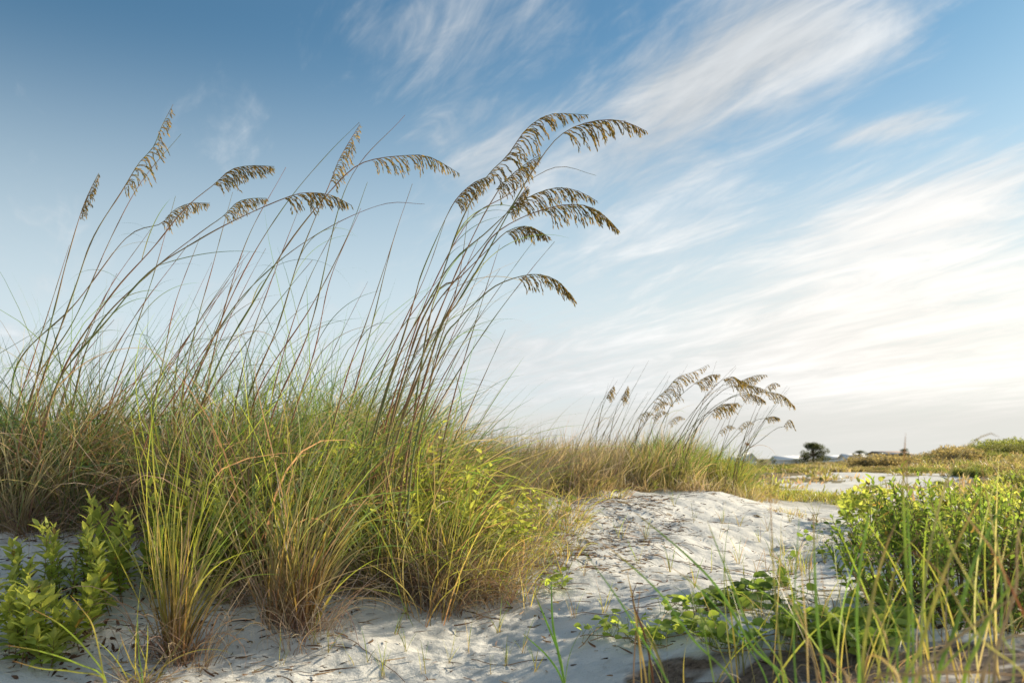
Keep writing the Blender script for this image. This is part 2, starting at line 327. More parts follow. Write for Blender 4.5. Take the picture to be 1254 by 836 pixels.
tuft(165, 846, [('green_blades', 16, .30, .55, .5, .0055, pal(yelg=5, olive=2), .0, .03), ('dry_blades', 30, .22, .9, 1.3, .0040, pal(tan=6, rust=2), .0, .04)], 'sparse pale grass tuft at the bottom edge below the leafy plants')
# golden low tufts on the sandy slope in the middle
for (px, py, lab, k) in ((668, 668, 'low golden tuft with green sprigs on the upper left of the sand slope', 1.0), (640, 640, 'golden green tuft just above the low golden tuft on the slope', .9), (690, 610, 'small tan tuft at the top of the slope beside the round green bush', .7),
                         (607, 730, 'rusty tuft hanging over the sand at the lower end of the mass', 1.1), (650, 700, 'small sparse brown tuft halfway down the sand slope edge', .7)):
    tuft(px, py, [('green_blades', int(55*k), .19*k, .3, .6, .0042, pal(yelg=5, green=2, gold=3), .12, .13), ('dry_blades', int(110*k), .15*k, .5, 1.4, .0034, pal(rust=5, tan=5, gold=3), .1, .15)], lab)

for (px, py, k) in ((628,715,1.1),(640,690,.8),(618,672,1.1),(655,655,.9),(630,640,1.2),(690,650,.8),(675,630,1.0),(705,640,.5),(660,610,1.1),(700,600,.8),(725,606,.7),(645,590,1.2),(610,650,1.3),(600,700,1.2),(676,686,.5),(742,612,.4)):
    p = ground(px, py); m = MB(); tussocks(m, p[:2]+rng.normal(0, .05, (2,2)), int(60*k), .18*k+.05, 1, .4, 1.3, .0038, pal(gold=4, tan=4, rust=2, yelg=4, olive=2), wind=.2, rad=.10)
    tag(m.build('grass_tussock', M_GRASS, origin=p), 'small golden green tuft at the ragged edge of the sand slope', 'grass tuft', 'small tufts along the edge of the sand slope')
# ------------------------------------------------------------------ sea oats
def seed_head(mb, path, scale=1.0, dense=1.0, down=1.0, tone=1.0, wind=0.35):
    """panicle: drooping branchlets along the bent tip of the stalk, flat oval spikelets along each"""
    m = int(rng.integers(25, 34)*dense); P = spline(path, m+1); T = nrm(np.gradient(P, axis=0)); Lh = np.linalg.norm(np.diff(P, axis=0), axis=1).sum()
    pos = []; dr = []; ln = []; cc = []
    for i in range(m):
        t = i/(m-1); full_ = rng.uniform(.7, 1.15); prof = full_* (np.sin(np.pi*min(1, (t*.80+.20)))**.7)*(1-.45*t)
        for rep in range(2 if rng.random() < .9 else 1):
            lb = scale*.125*prof*rng.uniform(.65, 1.15) + .012; k = max(2, int(lb/.0078)); side = rng.normal(0, .35)
            b = P[i].copy() + T[i]*rng.uniform(-.5, .5)*Lh/m; d0 = nrm(T[i]*1.1 + np.array([0, side, -.15])); tgt = nrm(np.array([wind+.18*rng.normal(), .8*side, -down]))
            pp = [b]
            for j in range(k):
                s = (j+1)/k; d = nrm(d0*(1-s)**1.5 + tgt*(.35+s)); b = b + d*lb/k; pp.append(b)
                pos.append(b - d*.004 + rng.normal(0, .0018, 3)); dr.append(nrm(d + rng.normal(0, .12, 3))); ln.append(rng.uniform(.016, .024)*(.75+.25*scale))
                cc.append(np.array([.34, .24, .095])*rng.uniform(.6, 1.45)*tone if rng.random() < .65 else np.array([.18, .165, .06])*rng.uniform(.7, 1.4)*tone)
            tube(mb, np.array(pp), .0006, (.22,.15,.06), sides=3)
    pos = np.array(pos); dr = np.array(dr); ln = np.array(ln); u = nrm(rng.normal(0, 1, pos.shape)+np.array([0,-1.2,.3]))
    leaves(mb, pos, dr, u, ln, ln*rng.uniform(.20, .30, len(ln)), np.array(cc), curl=.12, fold=.5)
def stalk_cols(m, red):
    t = np.linspace(0, 1, m)[:,None]; n_ = np.clip(.5+1.5*fbm(t[:,0]*6+rng.random()*50, t[:,0]*0+3, 2), 0, 1)[:,None]
    a = np.array([.17,.20,.08]); b = np.array([.32,.13,.08]); return a*(1-red*n_) + b*red*n_
def oat_path(pts, Y, Yb=None, jy=.0):
    W = [at(x, y, Y + jy*(len(pts)-i)/len(pts)) for i, (x, y) in enumerate(pts)]
    # foot of the stalk on the sand below the first traced point, continuing its slope
    d = W[0]-W[min(1, len(W)-1)]; x = W[0][0] + d[0]/max(-d[2], .2)*.15; z = float(H(x, W[0][1]))
    return [np.array([x, W[0][1], z-.01])] + W
def sea_oats(stem, head, Y, label, group, r=.0026, scale=1.0, red=.7, nleaf=3, tone=.8, dense=1.0, wind=.35, down=1.0):
    P = oat_path(stem, Y); foot = P[0]; e = empty('sea_oats', foot, label, 'sea oats', group)
    hp = [at(x, y, Y) for x, y in head] if head else []
    full = P + [h for h in hp if np.linalg.norm(h-P[-1]) > .02]; sp = spline(full, 46); m = MB()
    tt = np.linspace(0, 1, 46); ph = rng.random(); nd = (tt*rng.uniform(5, 7)+ph) % 1.0; tube(m, sp, r*2.0*(1-.78*tt**1.2)*(1.0+.45*(nd < .6)*(1-nd)), stalk_cols(46, red)*(1-.25*(nd < .12))[:,None]); m.build('stalk', M_STEM, e, origin=foot)
    if head:
        m = MB(); seed_head(m, hp, scale, dense, down, tone, wind); m.build('seed_head', M_SEED, e, origin=foot)
    for k in range(nleaf):
        i = int(rng.uniform(10, 30)); m = MB(); d = sp[i+1]-sp[i]; th = math.atan2(math.hypot(d[0], d[1]), d[2])
        c = pick(pal(blueg=4, green=4, tan=2), 1)
        blades(m, sp[i][None], rng.uniform(.22, .6), rng.normal(0, .6), th+rng.uniform(0, .25), rng.uniform(.5, 2.4), .0048*r/.0026, c[0], c[1], K=14, wind=.15)
        m.build('leaf', M_GRASS, e, origin=foot)
    return e
GL, GR, GM = 'sea oats rising from the left of the dune', 'sea oats in the tall clump right of centre of the dune', 'sea oats on the farther dune'
OATS = [
 ([(28,545),(55,455),(91,355),(114,291),(150,233)], [(150,233),(170,200),(188,180),(198,155),(212,128)], 4.6, 'tall blurred stalk farthest left whose seed head points straight up', GL, .9),
 ([(22,550),(41,477),(68,373),(82,318),(98,264)], [(98,264),(109,236),(121,212)], 4.3, 'leftmost stalk ending in a slim closed golden spike', GL, .28),
 ([(10,500),(27,436),(91,373),(155,291),(197,274)], [(197,274),(212,258),(233,249),(257,249)], 5.2, 'seed head hanging lowest at far left, on a pale thin stalk', GL, .8),
 ([(40,560),(68,477),(91,427),(141,355),(186,305),(227,255),(262,226)], [(262,226),(283,208),(308,203),(336,204)], 4.4, 'left stalk with compact seed head nodding right just below the upright one', GL, .95),
 ([(85,520),(114,409),(186,332),(245,285),(273,265)], [(273,265),(290,248),(308,243),(327,243)], 5.0, 'small faint seed head just left of the long flat drooping one', GL, .8),
 ([(50,545),(73,464),(132,391),(182,334),(241,295),(291,268),(348,243)], [(348,243),(375,236),(405,239),(431,252)], 4.3, 'long low arching stalk with flat seed head stretched to the right', GL, 1.0),
 ([(290,540),(310,470),(340,400),(365,320),(388,262),(405,222)], [(405,222),(414,198),(424,180),(441,152)], 5.0, 'thin comb like seed head standing steeply left of the centre arching one', GL, .8),
 ([(230,545),(270,440),(310,370),(352,300),(395,245),(430,208),(455,196)], [(455,196),(490,191),(525,192),(563,213)], 4.5, 'arching stalk whose seed head reaches farthest right of the left group', GL, 1.05),
 ([(470,560),(507,418),(535,355),(557,291),(575,250),(598,214)], [(598,214),(622,190),(645,158),(675,140),(721,141)], 4.2, 'topmost seed head in the tall clump, curving up and over', GR, 1.15),
 ([(495,570),(535,414),(562,368),(594,314),(616,273),(644,223),(671,182),(690,163)], [(690,163),(710,153),(738,147),(765,149),(792,161)], 4.1, 'longest seed head of the tall clump, its tip farthest right near the top', GR, 1.25),
 ([(480,560),(520,430),(556,340),(590,268),(615,225)], [(607,232),(628,213),(645,200),(662,189)], 4.25, 'dense brown seed head tucked just under the topmost one', GR, .8),
 ([(450,560),(503,382),(516,336),(539,282),(556,248)], [(556,248),(570,232),(585,221),(603,215)], 4.4, 'faint feathery seed head on the left side of the tall clump', GR, .8),
 ([(455,560),(485,445),(525,368),(557,318),(594,286),(630,253)], [(630,253),(655,238),(682,230),(708,234),(732,247)], 4.3, 'upper of the two parallel seed heads halfway up the tall clump', GR, 1.05),
 ([(480,560),(530,420),(585,318),(607,286),(640,266),(665,257)], [(665,257),(690,251),(718,252),(740,264),(759,284)], 4.1, 'lower of the two parallel seed heads, its tip bent down to the right', GR, 1.05),
 ([(500,565),(530,373),(562,341),(598,305),(620,284)], [(620,284),(640,277),(655,280),(673,291)], 4.2, 'short stubby seed head below the two parallel ones', GR, .7),
 ([(505,565),(539,427),(562,391),(585,368),(607,350),(635,339)], [(635,339),(660,336),(684,345),(705,370)], 4.0, 'lowest seed head of the tall clump, alone on a thin bowed stalk', GR, .8),
 ([(470,560),(520,400),(560,340),(600,290),(628,250)], [(622,262),(630,247),(640,236),(646,228)], 4.3, 'tiny seed head crossing the stalks in the heart of the tall clump', GR, .45),
]
for s_, h_, Y_, lab, grp, sc in OATS:
    sea_oats(s_, h_, Y_, lab, grp, scale=sc, tone=.6 if Y_ < 4.5 else .8, wind=.35 if 'upright' not in lab else .5)
BARE = [[(25,540),(45,464),(91,391),(136,291),(173,223),(222,164)],[(200,560),(250,440),(300,330),(350,250),(400,190),(440,150)],[(300,545),(320,470),(380,377),(425,290),(450,223)],
 [(400,560),(425,460),(450,390),(485,284)],[(330,520),(380,400),(425,227),(496,141)],[(420,540),(455,400),(480,300),(505,225)],[(120,540),(160,420),(190,330),(215,240)],[(215,540),(235,420),(262,320),(285,235)],
 [(180,540),(200,440),(215,370),(245,290)],[(245,545),(262,430),(300,300),(350,205)],[(280,545),(300,440),(330,350),(372,240)],[(320,545),(345,440),(375,350),(415,270)],[(350,545),(385,430),(405,340),(442,255)],
 [(60,540),(90,450),(130,360),(185,280)],[(95,545),(130,450),(170,380),(230,300)],[(15,520),(40,440),(60,380),(85,300)],[(440,560),(470,450),(520,340),(545,270)],[(425,560),(450,470),(500,390),(555,320)],
 [(515,560),(530,450),(560,350),(575,250)],[(540,560),(560,470),(590,370),(612,300)],[(462,560),(500,430),(530,350),(575,270),(620,240),(680,205),(730,215)],[(200,540),(270,400),(330,330),(400,280),(470,250),(520,250)]]
for i, b in enumerate(BARE):
    left = b[0][0] < 400
    sea_oats(b, None, rng.uniform(4.2, 5.1), 'bare reddish stalk without a seed head in the left group' if left else 'bare stalk without a seed head in the tall clump', 'bare stalks among the left sea oats' if left else 'bare stalks in the tall clump of sea oats', r=.0021, nleaf=2, red=.9)
for i in range(36):
    left = i < 24; x0 = rng.uniform(-10, 380) if left else rng.uniform(425, 560); top = rng.uniform(290, 440) if left else rng.uniform(280, 430)
    if left and x0 > 300: top += 40
    y0 = 550; ln = y0-top; sl = rng.uniform(.22, .62); cv = rng.uniform(.0, .35)
    b = [(x0 + ln*(sl*t+cv*t*t*.6), y0-ln*t) for t in (0, .3, .6, .85, 1)]
    sea_oats(b, None, rng.uniform(4.0, 5.6), 'bare reddish stalk without a seed head in the left group' if left else 'bare stalk without a seed head in the tall clump', 'bare stalks among the left sea oats' if left else 'bare stalks in the tall clump of sea oats', r=rng.uniform(.0014, .0022), nleaf=3, red=.9)
MIDH = [([(775,560),(785,515),(800,492)],[(800,492),(815,478),(830,462),(850,455),(868,446)],8.4,'largest head of the farther group, rising in a long curve at its left',1.5),
 ([(795,560),(820,500),(850,470)],[(850,470),(860,464),(870,459),(882,458)],8.6,'head just right of the largest one on the farther dune',1.1),
 ([(830,560),(850,510),(880,475),(905,467)],[(905,467),(918,462),(928,459),(939,459)],8.8,'uppermost head of the right cluster on the farther dune',.9),
 ([(820,560),(850,505),(870,478),(885,465)],[(885,465),(897,461),(905,465),(914,470)],8.3,'head left of the uppermost one in the right cluster on the farther dune',1.2),
 ([(835,560),(855,510),(880,482),(898,472)],[(898,472),(912,471),(925,473),(939,478)],8.4,'middle head of the right cluster on the farther dune',1.1),
 ([(840,560),(862,510),(900,484),(935,480)],[(935,480),(950,481),(963,487),(974,500)],8.2,'head of the farther group that droops farthest right',1.2),
 ([(830,560),(860,515),(890,490),(905,484)],[(905,484),(918,482),(930,486),(938,493)],8.5,'head hanging just under the middle one in the right cluster on the farther dune',1.0),
 ([(815,560),(840,530),(860,510),(872,503)],[(872,503),(882,496),(893,494),(905,493)],8.0,'lowest leftmost head of the right cluster on the farther dune',1.2),
 ([(880,560),(905,530),(925,515),(937,512)],[(937,512),(944,510),(949,510),(955,512)],9.0,'tiny flat head right of the cluster on the farther dune',.6),
 ([(905,560),(930,540),(950,525),(960,522)],[(960,522),(962,518),(966,514),(969,516),(974,526)],9.4,'last small head near the far houses on the farther dune',.6),
 ([(727,560),(735,510),(742,488)],[(742,488),(747,478),(752,472)],9.0,'small upright head at the left end of the farther group, left of its twin',.7),
 ([(742,560),(752,510),(760,490)],[(760,490),(764,482),(769,472)],9.2,'small upright head at the left end of the farther group, right of its twin',.7)]
for s_, h_, Y_, lab, sc in MIDH:
    sea_oats(s_, h_, Y_, lab, GM, r=.0021, scale=sc, tone=.85, nleaf=1, dense=.8, red=.5, wind=.4)
for i in range(54):
    x0 = rng.uniform(700, 915); top = rng.uniform(440, 520) if x0 < 850 else rng.uniform(470, 530); ln = 565-top; sl = rng.uniform(.15, .6); cv = rng.uniform(0, .4)
    b = [(x0 + ln*(sl*t+cv*t*t*.6), 565-ln*t) for t in (0, .35, .7, 1)]; hd = i % 4 == 0 and x0 > 760
    Y_ = rng.uniform(7.6, 9.8); h_ = None
    if hd: x, y = b[-1]; h_ = [(x, y), (x+6, y-6), (x+13, y-9), (x+20, y-6)]
    sea_oats(b, h_, Y_, 'thin stalk with a small faint head on the farther dune' if hd else 'thin bare stalk on the farther dune', 'thin faint headed stalks on the farther dune' if hd else 'bare stalks on the farther dune', r=.0014, scale=.55, nleaf=1, red=.6, dense=.5, tone=.85)

# ------------------------------------------------------------------ middle dune grass
mb = MB(); q = scatter(MID, 260)
xs = q[:,0]/q[:,1]
for sel, P_, hg in ((xs < .14, pal(grey=7, tan=2, rust=2, olive=5), .30), ((xs >= .14) & (xs < .2), pal(olive=5, green=4, grey=3, tan=2), .36), (xs >= .2, pal(yelg=5, green=4, olive=4, gold=2), .33)):
    tussocks(mb, q[sel], 75, hg*(1 if P_ else 1), 1, .25, .7, .0055, P_, wind=.4, K=5, rad=.09)
ed = np.array([(.45,6.95),(.6,7.15),(.8,7.4),(1.0,7.6),(1.25,7.8),(1.45,7.95),(1.7,8.15),(1.9,8.25),(2.1,8.4),(2.3,8.7),(2.5,9.1)])
ed = np.repeat(ed, 4, 0)+rng.normal(0, .09, (44,2)); tussocks(mb, ed, 45, .17, 1, .4, 1.2, .0045, pal(tan=5, grey=3, olive=4, yelg=1), wind=.2, K=5, rad=.09)
tag(mb.build('dune_grass', M_GRASS), 'grass band on the crest of the farther dune, brown at left and green at right', 'grass', kind='stuff')
# thin sparse stems, heather-like, between the two dunes
mb = MB(); q = scatter([(.05,5.6),(.5,6.6),(1.0,7.5),(.6,8.4),(-.6,7.6),(-.5,6.2)], 420)
c0, c1 = pick(pal(grey=5, rust=3, olive=2), 420); blades(mb, np.c_[q, H(q[:,0], q[:,1])], rng.uniform(.25, .6, 420), rng.uniform(0, 6.3, 420), rng.uniform(0, .25, 420), rng.uniform(0, .3, 420), .0035, c0*.9, c1*.9, K=5, wind=.15)
q = scatter([(-.3,5.2),(-.05,5.8),(.2,6.7),(.1,7.2),(-.8,6.8)], 70); tussocks(mb, q, 90, .36, 1, .4, 1.5, .003, pal(grey=4, tan=4, olive=4, green=2), wind=.3, rad=.08)
tag(mb.build('brown_stems', M_DEAD), 'thin brown stems and tan grass in the dip between the two dunes', 'grass', kind='stuff')

# ------------------------------------------------------------------ leafy plants
G1, G2, G3 = (.115,.18,.045), (.19,.27,.06), (.36,.39,.11)
def shoot(ml, ms, base, hgt, az, lean, nl, Ll, Wl, cols, bare=.15, rs=.0025, top=True, curl=.25, ang=(1.25,.55)):
    """stem with spirally set leaves; younger, paler and steeper towards the tip"""
    t = np.linspace(0, 1, 8); th = lean*(1-.4*t) ; d = np.stack([np.sin(th)*math.cos(az), np.sin(th)*math.sin(az), np.cos(th)], -1)
    P = np.asarray(base) + np.cumsum(d*hgt/7, 0) - d[0]*hgt/7
    tube(ms, P, rs*(1-.6*t), (.20,.13,.07), sides=4)
    k = np.arange(nl); s = bare + (1-bare)*(k+.5)/nl; s = np.clip(s+rng.normal(0, .01, nl), 0, 1)
    pos = np.stack([np.interp(s, t, P[:,j]) for j in range(3)], -1); T = nrm(np.stack([np.interp(s, t, d[:,j]) for j in range(3)], -1))
    ph = k*2.4+rng.uniform(0, 6); a1 = nrm(np.cross(T, [0.3, 1, .1])); a2 = np.cross(T, a1); rad = a1*np.cos(ph)[:,None]+a2*np.sin(ph)[:,None]
    an = (ang[0]*(1-s)+ang[1]*s + rng.normal(0, .15, nl))[:,None]; dd = T*np.cos(an)+rad*np.sin(an)
    sz = (.75+.5*np.sin(np.pi*np.clip(s, 0, .9)))*rng.uniform(.7, 1.15, nl); up = nrm(T*1.0-rad*.3+rng.normal(0, .25, (nl,3)))
    c = np.array(cols[0])*(1-s[:,None])+np.array(cols[1])*s[:,None]; c = c*rng.uniform(.68, 1.35, (nl,1)); old = (rng.random(nl) < .035*(1.6-s))[:,None]; c = np.where(old, np.array([.30,.21,.07])*rng.uniform(.5, 1.2, (nl,1)), c); sz = sz*rng.uniform(.75, 1.12, nl)
    leaves(ml, pos, dd, up, Ll*sz, Wl*sz, c, curl=rng.uniform(0, curl*2, nl))
def leafy_plant(px, py, shoots, label, hgt, Ll=.05, Wl=.018, nl=26, spread=.08, name='leafy_plant', cols=(G1, G3), cat='plant', group=None, lean=.35, dead=True, Y=None):
    p = ground(px, py); e = empty(name, p, label, cat, group); ml, ms = MB(), MB()
    for i in range(shoots):
        a = rng.uniform(0, 6.28); r = spread*math.sqrt(rng.random()); x, y = p[0]+r*math.cos(a), p[1]+r*math.sin(a)
        shoot(ml, ms, (x, y, float(H(x, y))-.01), hgt*rng.uniform(.7, 1.1), a, lean*rng.uniform(.2, 1.3)*min(1, r/spread+.2), nl, Ll, Wl, cols)
    ml.build('foliage', M_LEAF, e, origin=p)
    if dead:
        q = p[:2]+rng.normal(0, spread*.8, (40,2)); z = H(q[:,0], q[:,1])+rng.uniform(0, .05, 40)
        md = MB(); leaves(md, np.c_[q, z], rng.normal(0, 1, (40,3))*[1,1,.6], nrm(rng.normal(0, 1, (40,3))+[0,0,1]), .022, .012, np.array([.10,.06,.04])*rng.uniform(.5, 1.6, (40,1)), curl=.6)
        md.build('dead_leaves', M_DEAD, e, origin=p)
    ms.build('stems', M_STEM, e, origin=p); return e
leafy_plant(54, 745, 2, 'tall upright leafy stem in front of the bare sand patch at left', .33, Ll=.055, Wl=.02, nl=30, spread=.03, cols=(G2, G3), lean=.15)
leafy_plant(14, 800, 7, 'broad leaved bright plant cut by the left edge of the photo', .28, Ll=.066, Wl=.030, nl=24, spread=.11, cols=(G2, G3))
leafy_plant(85, 735, 4, 'smaller leafy stems just right of the tall upright leafy stem', .27, Ll=.042, Wl=.015, nl=30, spread=.05, cols=(G2, G3), lean=.2)
leafy_plant(62, 806, 6, 'low broad leaved plant between the left edge plant and the rosette', .15, Ll=.06, Wl=.028, nl=18, spread=.09, cols=(G2, G3), lean=.7)
leafy_plant(30, 738, 5, 'small leafy shoots behind the plant at the left edge', .20, Ll=.05, Wl=.022, nl=20, spread=.08, cols=(G2, G3), lean=.5)
leafy_plant(112, 790, 6, 'low rosette plant with yellow green tips left of the yellow green tuft', .20, Ll=.07, Wl=.026, nl=22, spread=.07, cols=(G2, G3), lean=.6)
leafy_plant(115, 718, 3, 'slim pale tipped leafy stems with brown dead leaves below', .20, Ll=.045, Wl=.014, nl=30, spread=.04, cols=(G1, G2), lean=.2)
leafy_plant(165, 728, 20, 'bushy leafy plant standing behind the yellow green tuft', .33, Ll=.060, Wl=.026, nl=28, lean=.6, spread=.22, cols=(G2, G3))
leafy_plant(262, 712, 26, 'large leafy shrub in the shade between the two front tufts', .42, Ll=.055, Wl=.023, nl=32, spread=.26, cols=(G1, G3))
def bigleaf(px, py, Y, shoots, label, hgt, spread=.14):
    x = at(px, py, Y)[0]; p = np.array([x, Y, float(H(x, Y))]); e = empty('leafy_plant', p, label, 'plant'); ml, ms = MB(), MB()
    for i in range(int(shoots*1.15)):
        a = rng.uniform(0, 6.28); r = spread*1.2*math.sqrt(rng.random()); xx, yy = x+r*math.cos(a), Y+r*math.sin(a)
        shoot(ml, ms, (xx, yy, float(H(xx, yy))), hgt*rng.uniform(.7, 1.08), a, .3, 17, .046, .030, ((.10,.17,.02), G3), bare=.35, ang=(1.3,.8))
    ml.build('foliage', M_LEAF, e, origin=p); ms.build('stems', M_STEM, e, origin=p)
bigleaf(395, 500, 4.6, 12, 'broad leaved plant poking from the grass beside the tall clump of sea oats', .62)
bigleaf(470, 500, 4.5, 9, 'yellow green leaves at the foot of the tall clump of sea oats', .68)
bigleaf(560, 520, 4.7, 10, 'rounded leaves against the sky at the right shoulder of the grass', .58)
bigleaf(590, 590, 4.35, 14, 'bright yellow green leafy sprigs on the right flank of the grassy dune', .40, .16)
bigleaf(530, 600, 4.3, 8, 'leafy sprigs half hidden in the grass above the golden brown tuft', .42, .14)
bigleaf(440, 560, 4.15, 8, 'low leafy sprigs in front of the stalks of the tall clump', .50, .12)
bigleaf(612, 610, 4.5, 10, 'lime green leaves at the right edge of the grass above the slope tufts', .34, .14)
bigleaf(20, 540, 5.0, 12, 'green leafy bush behind the grass at the left edge of the dune', .50, .3)
for (px, py, k, hg, lab) in ((690,588,26,.24,'round green bush at the left of the farther dune crest'), (775,592,34,.22,'low wide green shrub in front of the farther dune grass'), (798,600,4,.13,'tiny bright sprig at the edge of the farther dune sand')):
    leafy_plant(px, py+2, k, lab, hg, Ll=.05, Wl=.024, nl=18, spread=.05 if k < 10 else .22, cols=(G1, G2 if k > 10 else G3), dead=False, name='dune_shrub', cat='shrub')

# round-leaved vines creeping over the sand
def vine(pts, label, nper=9, size=.036, mult=3, cols=((.22,.32,.06), (.36,.43,.10))):
    P0 = ground(*pts[0]); e = empty('beach_vine', P0, label, 'vine'); ml, ms = MB(), MB()
    for k in range(mult):
        path = [ground(x+rng.normal(0, 14), y+rng.normal(0, 9)) + [0, 0, .01] for x, y in pts]; sp = spline(path, 5*len(pts)); sp[:,2] = H(sp[:,0], sp[:,1])+.012
        tube(ms, sp, .0016, (.25,.16,.08), sides=4); m = nper*len(pts); i = rng.uniform(0, len(sp)-1, m).astype(int)
        h = rng.uniform(.01, .05, m); foot = sp[i]+rng.normal(0, .012, (m,3))*[1,1,0]; top = foot+np.c_[rng.normal(0, .012, (m,2)), h]
        for a, b in zip(foot, top): tube(ms, np.array([a, (a+b)/2+[.003,0,0], b]), .0009, (.16,.20,.05), sides=3)
        az = rng.uniform(0, 6.28, m); dd = np.c_[np.cos(az), np.sin(az), rng.uniform(-.2, .5, m)]; L = size*rng.uniform(.6, 1.2, m)
        c = np.array(cols[0])*(1-(q_ := rng.random((m,1))))+np.array(cols[1])*q_
        leaves(ml, top, dd, nrm(rng.normal(0, .4, (m,3))+[.1,-.35,1]), L, L*.92, c*rng.uniform(.7, 1.2, (m,1)), curl=.1, fold=.2)
    ml.build('foliage', M_LEAF, e, origin=P0); ms.build('stems', M_STEM, e, origin=P0)
vine([(715,790),(760,785),(800,790),(830,800)], 'round leaved vine creeping left from the foreground tuft onto the sand', 6, .033, 3)
vine([(800,775),(850,775),(900,790),(950,800)], 'cluster of glossy round leaves left of the bottom centre right tuft', 9, .040, 4)
vine([(840,755),(890,748),(940,742),(965,735)], 'line of dark round leaves along the edge of the open sand', 9, .040, 5, cols=(G1, G2))
vine([(960,775),(1010,790),(1060,790),(1100,770)], 'dense patch of round leaves under the tall foreground blades', 16, .044, 7)
vine([(1060,745),(1100,730),(1150,760)], 'round leaves between the foreground blades and the leafy bush', 9, .042, 4)
vine([(985,685),(1020,668),(1060,672),(1040,655)], 'vine arm reaching from the big bush onto the sand', 7, .045, 3, cols=(G1, G2))
vine([(650,718),(690,716),(715,712)], 'small row of bright leaves on the sand below the slope tufts', 5, .035, 2)
vine([(612,700),(630,660),(625,630)], 'yellow green leaves climbing the right edge of the dune grass', 9, .042, 4)
vine([(640,600),(680,640),(700,620)], 'sparse trailing leaves among the golden slope tufts', 5, .040, 3)

# ------------------------------------------------------------------ bushes at the right
def bush(px, py, Y, w, d, h, shoots, label, Ll=.029, Wl=.012, cols=(G1, G3), nl=26):
    x = at(px, py, Y)[0]; p = np.array([x, Y, float(H(x, Y))]); e = empty('dune_bush', p, label, 'bush', 'bushes along the right side'); ml, ms = MB(), MB()
    for i in range(shoots):
        a = rng.uniform(0, 6.28); r = math.sqrt(rng.random()); xx, yy = x+r*w*math.cos(a), Y+r*d*math.sin(a); z = float(H(xx, yy))
        hh = h*math.sqrt(max(.08, 1-r*r*.85))*rng.uniform(.75, 1.12)+.25*h*float(fbm(np.array(xx*3.0), np.array(yy*3.0), 2))
        ln = min(hh, rng.uniform(.14, .34)); rise = max(0, hh-ln)*rng.uniform(.6, 1)
        tube(ms, np.array([[xx*.7+x*.3, yy*.7+Y*.3, z], [xx, yy, z+rise*.6], [xx, yy, z+rise]]), .003, (.16,.11,.08), sides=3)
        shoot(ml, ms, (xx, yy, z+rise), ln, a, .5*r+.15, nl, Ll*rng.uniform(.8, 1.2), Wl, cols, bare=.05, rs=.002)
    ml.build('foliage', M_LEAF, e, origin=p); ms.build('stems', M_STEM, e, origin=p)
bush(1135, 640, 5.6, .40, .5, .26, 85, 'rounded bush with dark lower leaves at the edge of the open sand', Ll=.04, Wl=.02, cols=(G1, G3), nl=20)
bush(1180, 640, 5.8, .5, .6, .36, 115, 'tallest yellow green bush behind, topping the right hand thicket', Ll=.036, Wl=.016, cols=(G1, G3), nl=22)
bush(1260, 640, 5.2, .45, .6, .38, 105, 'yellow green bush at the right edge below the far dunes', Ll=.04, Wl=.016)
bush(1215, 700, 3.9, .24, .34, .29, 75, 'feathery bright green bush at middle right with many small leaves')
bush(1250, 720, 3.4, .28, .36, .35, 90, 'feathery bush cut by the right edge of the photo')
bush(1190, 770, 2.9, .34, .34, .46, 150, 'low green bush in the shadow beneath the foreground blades', cols=(G1, G2))
bush(1290, 640, 7.6, .6, .6, .30, 90, 'pale green bush at the right edge beyond the tall thicket', Ll=.05, Wl=.022)
bush(1065, 615, 6.9, .16, .2, .40, 26, 'slender sprig with round leaves at the left end of the thicket', Ll=.06, Wl=.045, cols=(G2, G3), nl=9)

# mixed low grass and dead stems under the right side
mb = MB(); q = scatter(RIGHT, 120); q = q[q[:,1] < 5.6]
tussocks(mb, q, 44, .10, 1, .7, 1.9, .003, pal(tan=5, grey=4, rust=3, yelg=2, green=1), wind=.1, K=6, rad=.09)
q = scatter([(.45,2.9),(.3,2.5),(.6,2.2),(1.3,2.2),(1.9,3.2),(1.4,3.3),(1.1,2.9)], 40)
tussocks(mb, q, 6, .15, 1, .3, .8, .0032, pal(gold=4, yelg=4, rust=2, tan=2), wind=.1, K=6, rad=.05)
tag(mb.build('low_grass', M_GRASS), 'low tan and golden grass with dead stems under the right side plants', 'grass', kind='stuff')

# pale patches of grass round the middle valley
for (px, py, k, hg, P_, lab) in ((1045, 622, 8, .10, pal(yelg=6, gold=3, green=2), 'wide yellow green grass patch in the middle valley'), (975, 632, 7, .07, pal(gold=6, tan=4, yelg=2), 'golden dry grass patch just right of the farther dune'), (1065, 690, 5, .16, pal(tan=4, rust=5, gold=2), 'reddish dry tuft on the sand before the bush'),
                         (985, 700, 4, .15, pal(olive=4, yelg=3, rust=2), 'little olive tuft standing alone on the open sand'), (1000, 612, 9, .08, pal(yelg=4, gold=4, green=3), 'band of short grass below the distant sand patch')):
    p = ground(px, py); m = MB(); sp_ = .045*p[1] if k > 8 else .06; q = p[:2]+rng.normal(0, 1, (k*3 if k > 8 else k,2))*[sp_*1.0, sp_*.8]
    tussocks(m, q, 45 if k > 8 else 16, hg, 1, .3, .8, .004 if p[1] < 7 else .007, P_, wind=.15, K=5, rad=.09); o = m.build('grass_tussock', M_GRASS, origin=p); tag(o, lab, 'grass tuft')

